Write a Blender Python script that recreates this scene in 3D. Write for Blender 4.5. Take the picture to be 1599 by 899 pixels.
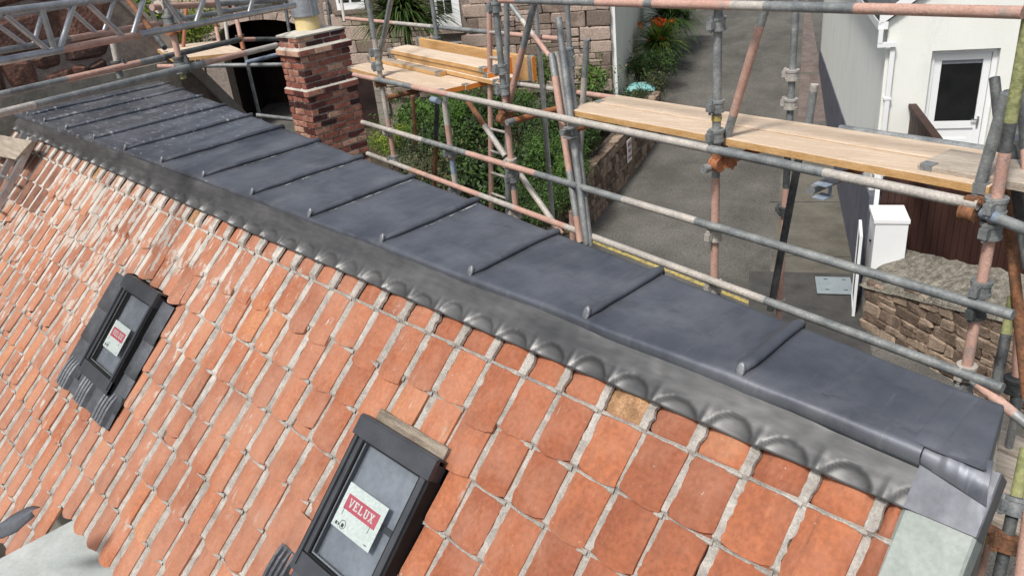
import bpy, math, random
from mathutils import Vector, Matrix, noise
random.seed(7)
scene = bpy.context.scene
for o in list(bpy.data.objects): bpy.data.objects.remove(o)

# ---------------------------------------------------------------- camera, sky, sun, exposure
CAM = Vector((1.1905, -2.1502, 1.5205))
cam_d = bpy.data.cameras.new('camera'); cam = bpy.data.objects.new('camera', cam_d)
scene.collection.objects.link(cam)
cR, cU, cF = Vector((0.703, 0.7046, -0.0966)), Vector((-0.2502, 0.3721, 0.8938)), Vector((-0.6658, 0.6042, -0.4379))
mw = Matrix((cR, cU, -cF)).transposed().to_4x4(); mw.translation = CAM
cam.matrix_world = mw
cam_d.sensor_fit = 'HORIZONTAL'; cam_d.sensor_width = 36; cam_d.lens = 28.22; cam_d.clip_start = .05; cam_d.clip_end = 3000
scene.camera = cam

SUN_H = Vector((.16, -.98, 0)).normalized(); SUN_EL = math.radians(57)
world = bpy.data.worlds.new('World'); scene.world = world; world.use_nodes = True
nt = world.node_tree; nt.nodes.clear()
out = nt.nodes.new('ShaderNodeOutputWorld'); bg = nt.nodes.new('ShaderNodeBackground'); sky = nt.nodes.new('ShaderNodeTexSky')
sky.sky_type = 'NISHITA'; sky.sun_disc = False; sky.sun_elevation = SUN_EL
sky.sun_rotation = math.atan2(SUN_H.x, SUN_H.y)
sky.air_density = 1.0; sky.dust_density = 4.0; sky.ozone_density = .6; sky.altitude = 30
bg.inputs['Strength'].default_value = .115
hs = nt.nodes.new('ShaderNodeHueSaturation'); hs.inputs['Saturation'].default_value = .62   # thin high cloud: a paler sky
nt.links.new(sky.outputs[0], hs.inputs['Color']); nt.links.new(hs.outputs[0], bg.inputs[0]); nt.links.new(bg.outputs[0], out.inputs[0])
sl = bpy.data.lights.new('sun', 'SUN'); sl.energy = 2.9; sl.angle = math.radians(9); sl.color = (1, .965, .91)
so = bpy.data.objects.new('sun', sl); scene.collection.objects.link(so)
sdir = SUN_H * math.cos(SUN_EL) + Vector((0, 0, math.sin(SUN_EL)))
so.rotation_euler = sdir.to_track_quat('Z', 'Y').to_euler(); so.location = (0, 0, 20)
scene.view_settings.view_transform = 'Standard'; scene.view_settings.look = 'None'
scene.view_settings.exposure = .20; scene.view_settings.gamma = 1
scene.view_settings.use_curve_mapping = False

# ---------------------------------------------------------------- materials
MATS = {}
def mat(name, c1, c2, scale=4, rough=.8, metal=0, bump=.2, bscale=None, detail=6, c3=None, fine=.12, rand=0, spec=.3, stretch=None, bdist=.01, lo=.35, hi=.65):
    m = bpy.data.materials.new(name); m.use_nodes = True; t = m.node_tree; N = t.nodes; Lk = t.links.new
    b = N['Principled BSDF']
    geo = N.new('ShaderNodeNewGeometry'); vec = geo.outputs['Position']
    if stretch:
        mp = N.new('ShaderNodeMapping'); mp.inputs['Scale'].default_value = stretch; Lk(vec, mp.inputs['Vector']); vec = mp.outputs[0]
    n1 = N.new('ShaderNodeTexNoise'); n1.inputs['Scale'].default_value = scale; n1.inputs['Detail'].default_value = detail; n1.inputs['Roughness'].default_value = .6
    Lk(vec, n1.inputs['Vector'])
    r = N.new('ShaderNodeValToRGB'); e = r.color_ramp.elements
    e[0].position = lo; e[0].color = (*c1, 1); e[1].position = hi; e[1].color = (*c2, 1)
    if c3: x = e.new(min(hi + .1, .95)); x.color = (*c3, 1)
    fac = n1.outputs['Fac']
    if rand:
        oi = N.new('ShaderNodeObjectInfo'); ma = N.new('ShaderNodeMath'); ma.operation = 'MULTIPLY_ADD'
        ma.inputs[1].default_value = rand; Lk(oi.outputs['Random'], ma.inputs[0])
        sb = N.new('ShaderNodeMath'); sb.operation = 'SUBTRACT'; sb.inputs[1].default_value = rand / 2; Lk(fac, sb.inputs[0])
        Lk(sb.outputs[0], ma.inputs[2]); fac = ma.outputs[0]
    Lk(fac, r.inputs[0])
    n2 = N.new('ShaderNodeTexNoise'); n2.inputs['Scale'].default_value = (bscale or scale * 12); n2.inputs['Detail'].default_value = 4
    Lk(vec, n2.inputs['Vector'])
    mr = N.new('ShaderNodeMapRange'); mr.inputs['From Min'].default_value = .3; mr.inputs['From Max'].default_value = .7
    mr.inputs['To Min'].default_value = 1 - fine; mr.inputs['To Max'].default_value = 1 + fine; Lk(n2.outputs['Fac'], mr.inputs[0])
    mx = N.new('ShaderNodeMix'); mx.data_type = 'RGBA'; mx.blend_type = 'MULTIPLY'; mx.inputs[0].default_value = 1
    Lk(r.outputs[0], mx.inputs[6]); Lk(mr.outputs[0], mx.inputs[7])
    Lk(mx.outputs[2], b.inputs['Base Color'])
    b.inputs['Roughness'].default_value = rough; b.inputs['Metallic'].default_value = metal; b.inputs['Specular IOR Level'].default_value = spec
    if bump:
        bp = N.new('ShaderNodeBump'); bp.inputs['Strength'].default_value = bump; bp.inputs['Distance'].default_value = bdist
        Lk(n2.outputs['Fac'], bp.inputs['Height']); Lk(bp.outputs[0], b.inputs['Normal'])
    MATS[name] = m; m['n'] = name
    return m
def node(m, kind): return m.node_tree.nodes.new(kind)
def overlay(m, col, scale, lo, hi, detail=8, vecscale=None, xramp=None, zramp=None, amount=1.0):
    """put a second colour over a material where a noise exceeds a threshold (stains, lime, spatter, worn paint)"""
    t = m.node_tree; N = t.nodes; b = N['Principled BSDF']; Lk = t.links.new
    src = b.inputs['Base Color'].links[0].from_socket
    geo = N.new('ShaderNodeNewGeometry'); vec = geo.outputs['Position']
    if vecscale:
        mp = N.new('ShaderNodeMapping'); mp.inputs['Scale'].default_value = vecscale; Lk(vec, mp.inputs['Vector']); v2 = mp.outputs[0]
    else: v2 = vec
    n = N.new('ShaderNodeTexNoise'); n.inputs['Scale'].default_value = scale; n.inputs['Detail'].default_value = detail; n.inputs['Roughness'].default_value = .7
    Lk(v2, n.inputs['Vector']); f = n.outputs['Fac']
    if xramp:
        sx_ = N.new('ShaderNodeSeparateXYZ'); Lk(vec, sx_.inputs[0])
        a = N.new('ShaderNodeMapRange'); a.inputs['From Min'].default_value = xramp[0]; a.inputs['From Max'].default_value = xramp[1]
        a.inputs['To Min'].default_value = xramp[2]; a.inputs['To Max'].default_value = xramp[3]; Lk(sx_.outputs[0], a.inputs[0])
        s = N.new('ShaderNodeMath'); s.operation = 'ADD'; Lk(f, s.inputs[0]); Lk(a.outputs[0], s.inputs[1]); f = s.outputs[0]
    if zramp:
        sz_ = N.new('ShaderNodeSeparateXYZ'); Lk(vec, sz_.inputs[0])
        a = N.new('ShaderNodeMapRange'); a.inputs['From Min'].default_value = zramp[0]; a.inputs['From Max'].default_value = zramp[1]
        a.inputs['To Min'].default_value = zramp[2]; a.inputs['To Max'].default_value = zramp[3]; Lk(sz_.outputs[2], a.inputs[0])
        s = N.new('ShaderNodeMath'); s.operation = 'ADD'; Lk(f, s.inputs[0]); Lk(a.outputs[0], s.inputs[1]); f = s.outputs[0]
    mr = N.new('ShaderNodeMapRange'); mr.inputs['From Min'].default_value = lo; mr.inputs['From Max'].default_value = hi; mr.inputs['To Max'].default_value = amount; Lk(f, mr.inputs[0])
    mx = N.new('ShaderNodeMix'); mx.data_type = 'RGBA'; Lk(mr.outputs[0], mx.inputs[0]); Lk(src, mx.inputs[6]); mx.inputs[7].default_value = (*col, 1)
    Lk(mx.outputs[2], b.inputs['Base Color'])
    return mr.outputs[0]

tile = mat('tile_clay', (.262, .088, .046), (.385, .138, .066), 2.4, .88, 0, .42, 55, c3=(.43, .182, .086), fine=.17, rand=.42, bdist=.007, lo=.28, hi=.66, detail=12)
overlay(tile, (.37, .155, .10), 4.5, .52, .66, amount=.5)
overlay(tile, (.19, .072, .045), 7.5, .52, .70, vecscale=(1, .4, .4), amount=.7)
overlay(tile, (.20, .105, .075), 1.1, .54, .70, vecscale=(1, .6, .6), amount=.40)
overlay(tile, (.11, .06, .048), 3.0, .59, .70, vecscale=(2.8, .32, .32), amount=.55)
overlay(tile, (.50, .25, .14), 11, .61, .72, vecscale=(1.2, .5, .5), amount=.45)
overlay(tile, (.50, .30, .215), 1.6, .40, .62, xramp=(-3.5, .5, .08, -.10), amount=.42)
overlay(tile, (.46, .40, .34), 8, .63, .71, vecscale=(2.2, .55, .55), xramp=(-3.0, .5, .03, -.015), amount=.6)
overlay(tile, (.47, .435, .385), 11, .645, .70, vecscale=(1.5, .5, .5), xramp=(-4.4, -1.0, .15, -.03), zramp=(-1.5, -.4, -.12, .0), amount=.85)
overlay(tile, (.10, .055, .042), 28, .66, .72, amount=.6)
overlay(tile, (.62, .57, .50), 42, .675, .71, amount=.85)
tile_buff = mat('tile_buff', (.24, .135, .07), (.42, .25, .135), 22, .9, 0, .5, 120, fine=.3)
tile_brown = mat('tile_brown', (.17, .085, .06), (.30, .15, .10), 8, .9, 0, .4, 80, rand=.2)
mortar = mat('mortar_lime', (.26, .24, .215), (.42, .395, .36), 14, .95, 0, .8, 120, fine=.2, bdist=.006)
overlay(mortar, (.18, .16, .14), 24, .58, .78, amount=.7)
overlay(mortar, (.58, .55, .50), 6, .48, .62, xramp=(-4.2, -1.5, .10, -.10), zramp=(-1.2, -.4, -.16, .02), amount=.75)
overlay(mortar, (.20, .17, .14), 3.0, .54, .70, amount=.45)
lead = mat('lead_sheet', (.088, .098, .120), (.170, .182, .210), 2.4, .42, .55, .22, 7, fine=.07, spec=.5, bdist=.012, detail=12)
overlay(lead, (.065, .067, .072), 3.5, .54, .70, amount=.5)
overlay(lead, (.28, .29, .31), 5.5, .62, .80, vecscale=(1, 2.2, 1), amount=.35)
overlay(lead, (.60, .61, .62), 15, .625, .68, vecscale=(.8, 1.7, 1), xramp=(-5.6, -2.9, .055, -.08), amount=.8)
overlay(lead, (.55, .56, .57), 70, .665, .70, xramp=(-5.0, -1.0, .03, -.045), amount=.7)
overlay(lead, (.19, .197, .215), 2.2, .50, .66, vecscale=(2.5, .8, 1), amount=.5)
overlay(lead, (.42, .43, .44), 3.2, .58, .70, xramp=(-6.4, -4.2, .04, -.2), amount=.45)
overlay(lead, (.30, .315, .335), 1.5, .52, .72, vecscale=(1, 2.4, 1), amount=.38)
overlay(lead, (.27, .28, .30), 3.0, .58, .68, vecscale=(14, 1.2, 1), amount=.32)
overlay(lead, (.045, .048, .056), 5.0, .58, .70, vecscale=(1, 2, 1), amount=.4)
overlay(lead, (.26, .27, .295), 2.6, .62, .70, vecscale=(1.4, 12, 1), amount=.22)
def lead_rough(m, a, b_):
    t = m.node_tree; n = node(m, 'ShaderNodeTexNoise'); n.inputs['Scale'].default_value = 2.3; n.inputs['Detail'].default_value = 8
    g = node(m, 'ShaderNodeNewGeometry'); t.links.new(g.outputs['Position'], n.inputs['Vector'])
    r = node(m, 'ShaderNodeMapRange'); r.inputs['From Min'].default_value = .3; r.inputs['From Max'].default_value = .7
    r.inputs['To Min'].default_value = a; r.inputs['To Max'].default_value = b_
    t.links.new(n.outputs['Fac'], r.inputs[0]); t.links.new(r.outputs[0], t.nodes['Principled BSDF'].inputs['Roughness'])
lead_rough(lead, .30, .52)
lead_ap = mat('lead_apron', (.085, .087, .089), (.155, .155, .154), 6, .34, .65, .2, 30, fine=.10, spec=.5, stretch=(.35, 1.6, 1.6), bdist=.004)
overlay(lead_ap, (.075, .075, .078), 9, .56, .72, amount=.6)
lead_rough(lead_ap, .40, .58)
lead_cap = mat('lead_cap', (.17, .18, .195), (.27, .28, .295), 30, .45, .5, .2, 90)
lead_new = mat('lead_verge', (.10, .107, .125), (.155, .163, .183), 5, .5, .35, .1, 30)
slate_g = mat('cement_verge', (.22, .255, .235), (.33, .365, .34), 6, .8, 0, .2, 60, fine=.08)
overlay(slate_g, (.16, .18, .165), 7, .58, .75, amount=.6)
flatgrey = mat('felt_grey', (.33, .36, .345), (.47, .50, .485), 3, .7, 0, .15, 60, fine=.06)
overlay(flatgrey, (.24, .27, .25), 4, .56, .72, amount=.6)
velux = mat('window_alu', (.055, .060, .068), (.075, .080, .090), 8, .45, .3, .05, 80, fine=.05)
overlay(velux, (.35, .35, .34), 60, .70, .75, amount=.6)
black = mat('black_rubber', (.006, .006, .007), (.012, .012, .013), 10, .7, 0, 0)
oldwood = mat('old_batten', (.16, .13, .10), (.34, .29, .23), 6, .9, 0, .6, 60, stretch=(1, 8, 8), fine=.3)
flash = mat('window_flashing', (.085, .092, .105), (.135, .142, .155), 9, .5, .4, .15, 60)
paper = mat('sticker_paper', (.78, .81, .78), (.83, .86, .83), 6, .6, 0, 0)
redprint = mat('red_print', (.62, .10, .14), (.68, .14, .18), 8, .6, 0, 0)
ink = mat('black_ink', (.05, .06, .05), (.09, .10, .09), 8, .7, 0, 0)
lining = mat('blind_lining', (.20, .21, .25), (.34, .35, .40), 2.2, .7, 0, 0)
galv = mat('galvanised', (.17, .185, .19), (.33, .345, .34), 9, .55, .35, .35, 90, fine=.2, bdist=.003)
overlay(galv, (.50, .45, .40), 40, .66, .72, amount=.7)
overlay(galv, (.10, .105, .105), 16, .60, .72, amount=.7)
galv_d = mat('dark_galvanised', (.055, .06, .062), (.14, .145, .145), 12, .65, .3, .35, 80, fine=.2)
overlay(galv_d, (.28, .26, .24), 40, .68, .74, amount=.7)
galv_l = mat('pale_galvanised', (.38, .36, .33), (.52, .48, .43), 10, .6, .15, .3, 80, fine=.15)
overlay(galv_l, (.20, .20, .19), 26, .60, .70, amount=.7)
pink = mat('salmon_paint', (.42, .255, .205), (.54, .345, .28), 7, .65, 0, .3, 90, fine=.14)
overlay(pink, (.27, .25, .235), 9, .55, .66, amount=.75)
overlay(pink, (.20, .185, .17), 40, .60, .67, amount=.8)
overlay(pink, (.62, .55, .48), 50, .68, .74, amount=.7)
rust = mat('rust', (.10, .055, .035), (.26, .12, .06), 14, .85, .1, .5, 70, fine=.25)
overlay(rust, (.26, .115, .055), 6, .56, .66, amount=.6)
orange = mat('orange_paint', (.26, .105, .05), (.37, .15, .07), 10, .6, 0, .25, 80)
overlay(orange, (.22, .15, .11), 30, .64, .70, amount=.7)
mossy = mat('mossy_tube', (.20, .22, .10), (.36, .36, .17), 14, .85, 0, .5, 60, fine=.2)
bluep = mat('blue_paint', (.16, .21, .28), (.28, .33, .39), 10, .6, 0, .2, 60)
alu = mat('aluminium', (.36, .37, .38), (.50, .51, .52), 10, .38, .75, .15, 60)
board = mat('board_pine', (.55, .425, .31), (.69, .565, .435), 4, .85, 0, .4, 40, stretch=(1, 9, 9), fine=.12, rand=.25)
overlay(board, (.36, .27, .19), 6, .60, .78, vecscale=(.8, 4, 4), amount=.6)
boardedge = mat('board_edge', (.48, .275, .105), (.60, .38, .18), 5, .8, 0, .3, 40, stretch=(1, 6, 6))
boardold = mat('board_weathered', (.30, .255, .205), (.46, .40, .33), 4, .9, 0, .5, 40, stretch=(1, 8, 8), fine=.2, rand=.2)
endpaint = mat('end_paint_orange', (.66, .20, .035), (.74, .26, .05), 10, .6, 0, .1)
brick = mat('brick_red', (.27, .10, .072), (.46, .23, .165), 14, .9, 0, .45, 90, rand=.6, fine=.25, bdist=.005, c3=(.52, .33, .24))
overlay(brick, (.055, .03, .028), 5, .57, .68, amount=.85)
overlay(brick, (.46, .40, .35), 22, .58, .72, amount=.7)
brickdark = mat('brick_burnt', (.045, .022, .022), (.13, .045, .04), 16, .88, 0, .45, 90, rand=.4, fine=.25)
overlay(brickdark, (.42, .36, .31), 34, .65, .76, amount=.6)
brickmortar = mat('brick_mortar', (.50, .47, .41), (.64, .60, .53), 20, .95, 0, .5, 120)
capmort = mat('cap_mortar', (.42, .40, .35), (.56, .54, .475), 9, .95, 0, .4, 80)
pot = mat('chimney_pot', (.66, .52, .24), (.74, .60, .32), 6, .7, 0, .1)
zinc = mat('cowl_zinc', (.36, .39, .43), (.48, .51, .54), 7, .4, .6, .15, 30)
granite = mat('granite_pink', (.19, .145, .12), (.40, .315, .265), 2.6, .92, 0, .8, 26, rand=.75, fine=.3, bdist=.02)
overlay(granite, (.17, .165, .16), 5, .60, .72, amount=.6)
granite_d = mat('granite_dark_red', (.075, .045, .038), (.17, .088, .065), 5, .92, 0, .8, 30, rand=.5, fine=.35, bdist=.02)
overlay(granite_d, (.20, .16, .13), 9, .62, .76, amount=.6)
rubble = mat('rubble_brown', (.125, .088, .065), (.31, .235, .175), 6, .95, 0, .9, 34, rand=.5, fine=.3, bdist=.02)
overlay(rubble, (.42, .37, .29), 16, .62, .74, amount=.7)
overlay(rubble, (.36, .15, .05), 3.5, .62, .72, amount=.6)
rubblejoint = mat('rubble_joint', (.045, .035, .026), (.11, .09, .07), 20, .95, 0, .6, 60)
granjoint = mat('granite_joint', (.17, .14, .12), (.27, .23, .20), 12, .95, 0, .5, 60)
coping = mat('coping_lichen', (.10, .092, .075), (.255, .235, .195), 9, .95, 0, .9, 34, fine=.35, bdist=.03)
overlay(coping, (.46, .44, .38), 12, .66, .72, amount=.7)
cement = mat('cement_render', (.17, .16, .135), (.27, .25, .215), 3, .92, 0, .4, 30, fine=.12)
coping_c = mat('cement_coping', (.20, .18, .155), (.30, .27, .235), 4, .92, 0, .4, 30)
white = mat('white_render', (.79, .81, .76), (.83, .845, .80), 1.5, .9, 0, .18, 60, fine=.03)
overlay(white, (.60, .62, .56), 1.6, .55, .72, vecscale=(1, 1, .3), amount=.35)
cream = mat('pebbledash', (.66, .66, .57), (.76, .76, .66), 2, .9, 0, .5, 30, fine=.06, bdist=.02, stretch=(1, 1, .4))
overlay(cream, (.48, .49, .42), 3, .56, .72, vecscale=(1, 1, .35), amount=.5)
upvc = mat('white_upvc', (.80, .82, .83), (.84, .86, .87), 2, .35, 0, 0, fine=.01, spec=.5)
plinth = mat('plinth_slate_blue', (.095, .10, .125), (.13, .135, .165), 2, .9, 0, .15, 40, fine=.05)
glassdark = mat('dark_glass', (.006, .007, .008), (.012, .013, .014), 3, .06, 0, 0, spec=.5)
brown = mat('brown_door', (.032, .013, .010), (.055, .024, .018), 3, .6, 0, .1, 40, stretch=(1, 1, .2))
darkint = mat('dark_interior', (.012, .008, .007), (.035, .02, .017), 2, .95, 0, 0)
asphalt = mat('asphalt', (.082, .078, .069), (.140, .134, .120), .7, .93, 0, .8, 38, fine=.45, bdist=.02, detail=12)
overlay(asphalt, (.21, .20, .185), 20, .66, .72, amount=.55)
overlay(asphalt, (.045, .044, .041), .9, .55, .70, vecscale=(1, .5, 1), amount=.55)
pavement = mat('pavement_concrete', (.090, .083, .068), (.145, .135, .112), 1.3, .95, 0, .4, 50, fine=.2)
overlay(pavement, (.075, .07, .055), 1.6, .55, .72, amount=.6)
patchm = mat('tarmac_patch', (.045, .044, .042), (.075, .073, .068), 2, .92, 0, .5, 60, fine=.2)
hatchm = mat('hatch_steel', (.34, .40, .42), (.42, .48, .50), 4, .45, .4, .1)
brickpave = mat('brick_paviour', (.125, .098, .088), (.185, .15, .135), 3, .9, 0, .3, 20, fine=.2)
yellow = mat('yellow_line', (.36, .28, .08), (.48, .38, .13), 6, .85, 0, .2, 40)
overlay(yellow, (.12, .115, .1), 9, .50, .62, amount=.9)
soil = mat('garden_soil', (.03, .025, .016), (.07, .055, .035), 3, .98, 0, .8, 20)
teal = mat('teal_plastic', (.16, .38, .38), (.22, .45, .44), 5, .45, 0, .05)
signw = mat('sign_white', (.72, .70, .68), (.78, .76, .74), 5, .6, 0, 0)
signr = mat('sign_red', (.30, .03, .06), (.36, .05, .08), 5, .6, 0, 0)
yellowpipe = mat('yellow_plastic', (.34, .33, .04), (.46, .44, .07), 8, .5, 0, .1)
bark = mat('bark', (.06, .045, .03), (.13, .10, .075), 10, .95, 0, .7, 40)
def leafmat(name, c1, c2, tr=.25):
    m = mat(name, c1, c2, 2.2, .6, 0, 0, fine=.22, spec=.35, lo=.3, hi=.7)
    b = m.node_tree.nodes['Principled BSDF']; b.inputs['Subsurface Weight'].default_value = 0
    t = m.node_tree; tl = node(m, 'ShaderNodeBsdfTranslucent'); mx = node(m, 'ShaderNodeMixShader'); mx.inputs[0].default_value = tr
    t.links.new(b.inputs['Base Color'].links[0].from_socket, tl.inputs[0])
    o = [n for n in t.nodes if n.type == 'OUTPUT_MATERIAL'][0]
    t.links.new(b.outputs[0], mx.inputs[1]); t.links.new(tl.outputs[0], mx.inputs[2]); t.links.new(mx.outputs[0], o.inputs[0])
    return m
leaf_mid = leafmat('leaf_mid', (.028, .064, .015), (.090, .165, .034))
leaf_dark = leafmat('leaf_dark', (.016, .034, .012), (.050, .085, .024))
leaf_bright = leafmat('leaf_bright', (.048, .12, .020), (.14, .27, .04))
leaf_lime = leafmat('leaf_lime', (.12, .17, .02), (.30, .36, .04))
leaf_dry = leafmat('leaf_dry', (.10, .085, .04), (.22, .18, .09))
leaf_grey = leafmat('leaf_grey', (.07, .09, .045), (.17, .19, .11))
leaf_palm = leafmat('leaf_palm', (.07, .095, .022), (.19, .23, .07))
fl_orange = mat('flower_orange', (.72, .13, .02), (.80, .20, .03), 20, .7, 0, 0)
fl_white = mat('white_render', (.79, .81, .76), (.83, .845, .80), 1.5, .9, 0, .18, 60, fine=.03)
overlay(white, (.60, .62, .56), 1.6, .55, .72, vecscale=(1, 1, .3), amount=.35)
fl_red = mat('flower_red', (.55, .04, .03), (.65, .07, .04), 20, .7, 0, 0)

# roof-window pane: clear glass that mirrors the sky
pane_m = bpy.data.materials.new('pane_glass'); pane_m.use_nodes = True
t = pane_m.node_tree; t.nodes.clear()
o_ = t.nodes.new('ShaderNodeOutputMaterial'); mx_ = t.nodes.new('ShaderNodeMixShader'); tr_ = t.nodes.new('ShaderNodeBsdfTransparent'); gl_ = t.nodes.new('ShaderNodeBsdfGlossy'); fr_ = t.nodes.new('ShaderNodeFresnel')
tr_.inputs[0].default_value = (.86, .88, .88, 1); gl_.inputs['Roughness'].default_value = .02; fr_.inputs[0].default_value = 1.6
gb_ = t.nodes.new('ShaderNodeNewGeometry'); mb_ = t.nodes.new('ShaderNodeMath'); mb_.operation = 'SUBTRACT'; mb_.use_clamp = True
t.links.new(fr_.outputs[0], mb_.inputs[0]); t.links.new(gb_.outputs['Backfacing'], mb_.inputs[1]); t.links.new(mb_.outputs[0], mx_.inputs[0]); t.links.new(tr_.outputs[0], mx_.inputs[1]); t.links.new(gl_.outputs[0], mx_.inputs[2]); t.links.new(mx_.outputs[0], o_.inputs[0])

# ---------------------------------------------------------------- helpers
COL = scene.collection
WLOC = {}
def tag(o, label=None, cat=None, group=None, kind=None):
    if label: o['label'] = label
    if cat: o['category'] = cat
    if group: o['group'] = group
    if kind: o['kind'] = kind
    return o
def empty(name, loc, label, cat, group=None):
    o = bpy.data.objects.new(name, None); COL.objects.link(o); o.location = loc; o.empty_display_size = .1
    WLOC[o.name] = Vector(loc); return tag(o, label, cat, group)
def V(*a): return Vector(a[0]) if len(a) == 1 else Vector(a)
class MB:
    def __init__(s): s.v = []; s.f = []; s.m = []
    def add(s, vs, fs, mi=0):
        k = len(s.v); s.v += [Vector(p) for p in vs]; s.f += [tuple(k + i for i in f) for f in fs]; s.m += [mi] * len(fs); return s
    def box8(s, p, mi=0):   # p: 4 bottom ccw, 4 top ccw
        return s.add(p, [(3, 2, 1, 0), (4, 5, 6, 7), (0, 1, 5, 4), (1, 2, 6, 5), (2, 3, 7, 6), (3, 0, 4, 7)], mi)
    def obox(s, o, ax, ay, az, mi=0):   # origin corner and three edge vectors
        o, ax, ay, az = Vector(o), Vector(ax), Vector(ay), Vector(az)
        return s.box8([o, o + ax, o + ax + ay, o + ay, o + az, o + ax + az, o + ax + ay + az, o + ay + az], mi)
    def box(s, lo, hi, mi=0): return s.obox(lo, (hi[0] - lo[0], 0, 0), (0, hi[1] - lo[1], 0), (0, 0, hi[2] - lo[2]), mi)
    def tube(s, a, b, r, n=12, mi=0, r2=None, cap=True, hollow=False):
        a, b = Vector(a), Vector(b); d = (b - a).normalized(); u = d.orthogonal().normalized(); w = d.cross(u); r2 = r if r2 is None else r2
        ring = lambda c, q: [c + (u * math.cos(2 * math.pi * i / n) + w * math.sin(2 * math.pi * i / n)) * q for i in range(n)]
        vs = ring(a, r) + ring(b, r2); fs = [(i, (i + 1) % n, n + (i + 1) % n, n + i) for i in range(n)]
        if cap and not hollow: fs += [tuple(range(n - 1, -1, -1)), tuple(range(n, 2 * n))]
        if hollow:
            vs += ring(a, r * .86) + ring(b, r * .86) + ring(a + d * .06, r * .84) + ring(b - d * .06, r * .84)
            for i in range(n):
                j = (i + 1) % n
                fs += [(j, i, 2 * n + i, 2 * n + j), (n + i, n + j, 3 * n + j, 3 * n + i), (2 * n + j, 2 * n + i, 4 * n + i, 4 * n + j), (3 * n + i, 3 * n + j, 5 * n + j, 5 * n + i)]
            fs += [tuple(range(4 * n, 5 * n))[::-1], tuple(range(5 * n, 6 * n))]
        return s.add(vs, fs, mi)
    def grid(s, P, mi=0):   # P[i][j] points
        nu, nv = len(P), len(P[0]); vs = [p for row in P for p in row]
        return s.add(vs, [(i * nv + j, (i + 1) * nv + j, (i + 1) * nv + j + 1, i * nv + j + 1) for i in range(nu - 1) for j in range(nv - 1)], mi)
    def build(s, name, mats, parent=None, smooth=False, origin=None):
        me = bpy.data.meshes.new(name)
        xs = [p.x for p in s.v]; ys = [p.y for p in s.v]; zs = [p.z for p in s.v]
        c = Vector(origin) if origin is not None else V((min(xs) + max(xs)) / 2, (min(ys) + max(ys)) / 2, min(zs))
        me.from_pydata([p - c for p in s.v], [], s.f)
        if not isinstance(mats, (list, tuple)): mats = [mats]
        for m in mats: me.materials.append(m)
        if len(mats) > 1: me.polygons.foreach_set('material_index', s.m)
        if smooth: me.polygons.foreach_set('use_smooth', [True] * len(s.f))
        me.update()
        o = bpy.data.objects.new(name, me); COL.objects.link(o)
        if parent:
            o.parent = parent; o.location = c - WLOC[parent.name]
        else: o.location = c
        WLOC[o.name] = c
        return o
def smooth_by_angle(o, deg=40):
    me = o.data
    me.polygons.foreach_set('use_smooth', [True] * len(me.polygons))
    try: me.set_sharp_from_angle(angle=math.radians(deg))
    except Exception: pass
    return o
def rnd(a, b): return random.uniform(a, b)
TR = .0220
def smoothtube(name, a, b, segs, parent=None, r=TR, hollow=True):
    """scaffold tube from a to b; segs = [(end_fraction, material), ...] are its paint zones"""
    a, b = Vector(a), Vector(b); mb = MB(); t0 = 0; ms = []
    for k, (t1, m) in enumerate(segs):
        if m not in ms: ms.append(m)
        last = k == len(segs) - 1
        mb.tube(a.lerp(b, t0), a.lerp(b, t1), r, 14, ms.index(m), cap=False, hollow=False); t0 = t1
    d = (b - a).normalized()
    for e, q, s_ in ((a, d, ms.index(segs[0][1])), (b, -d, ms.index(segs[-1][1]))):
        mb.tube(e, e + q * .08, r * .84, 14, s_, cap=True)
        u = d.orthogonal().normalized(); w = d.cross(u); n = 14
        rr = lambda k: [e + (u * math.cos(2 * math.pi * i / n) + w * math.sin(2 * math.pi * i / n)) * k for i in range(n)]
        mb.add(rr(r) + rr(r * .84), [(i, (i + 1) % n, n + (i + 1) % n, n + i) for i in range(n)], s_)
    return smooth_by_angle(mb.build(name, ms, parent, origin=a), 40)
def coupler(p, d, parent, m=galv, big=1.0, d2=None):
    """two half-shell collar with a bolt lug round a tube at p (tube direction d)"""
    p, d = Vector(p), Vector(d).normalized(); mb = MB(); h = .028 * big
    mb.tube(p - d * h, p + d * h, .033 * big, 14)
    mb.tube(p - d * h * 1.02, p - d * h * .6, .037 * big, 14); mb.tube(p + d * h * .6, p + d * h * 1.02, .037 * big, 14)
    u = Vector(d2).normalized() if d2 is not None else d.orthogonal().normalized(); w = d.cross(u).normalized()
    q = p + u * .03 * big
    mb.obox(q - d * .02 - w * .016, u * .032, w * .032, d * .04)
    mb.tube(q + u * .018 - d * .036, q + u * .018 + d * .04, .0075, 8)
    mb.tube(q + u * .018 + d * .018, q + u * .018 + d * .034, .014, 6)
    return smooth_by_angle(mb.build('coupler', m, parent), 35)

# slope frame of the tiled roof: x along the ridge, s down the slope, n off the slope
c45 = math.sqrt(.5); SO = V(0, -.14, -.04); ES = V(0, -c45, -c45); EN = V(0, -c45, c45); EX = V(1, 0, 0)
def SP(x, s, n=0): return SO + EX * x + ES * s + EN * n

# scaffold frame: s along the street side, t away from the roof
SA = V(*(-0.9808, 1.3257, 0.026)); SA.z = 0; sx = V(*(0.9863, -0.165), 0); tx = V(*(0.165, 0.9863), 0); UP = V(0, 0, 1)
def SW(s, t, z): return SA + sx * s + tx * t + UP * z
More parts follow.
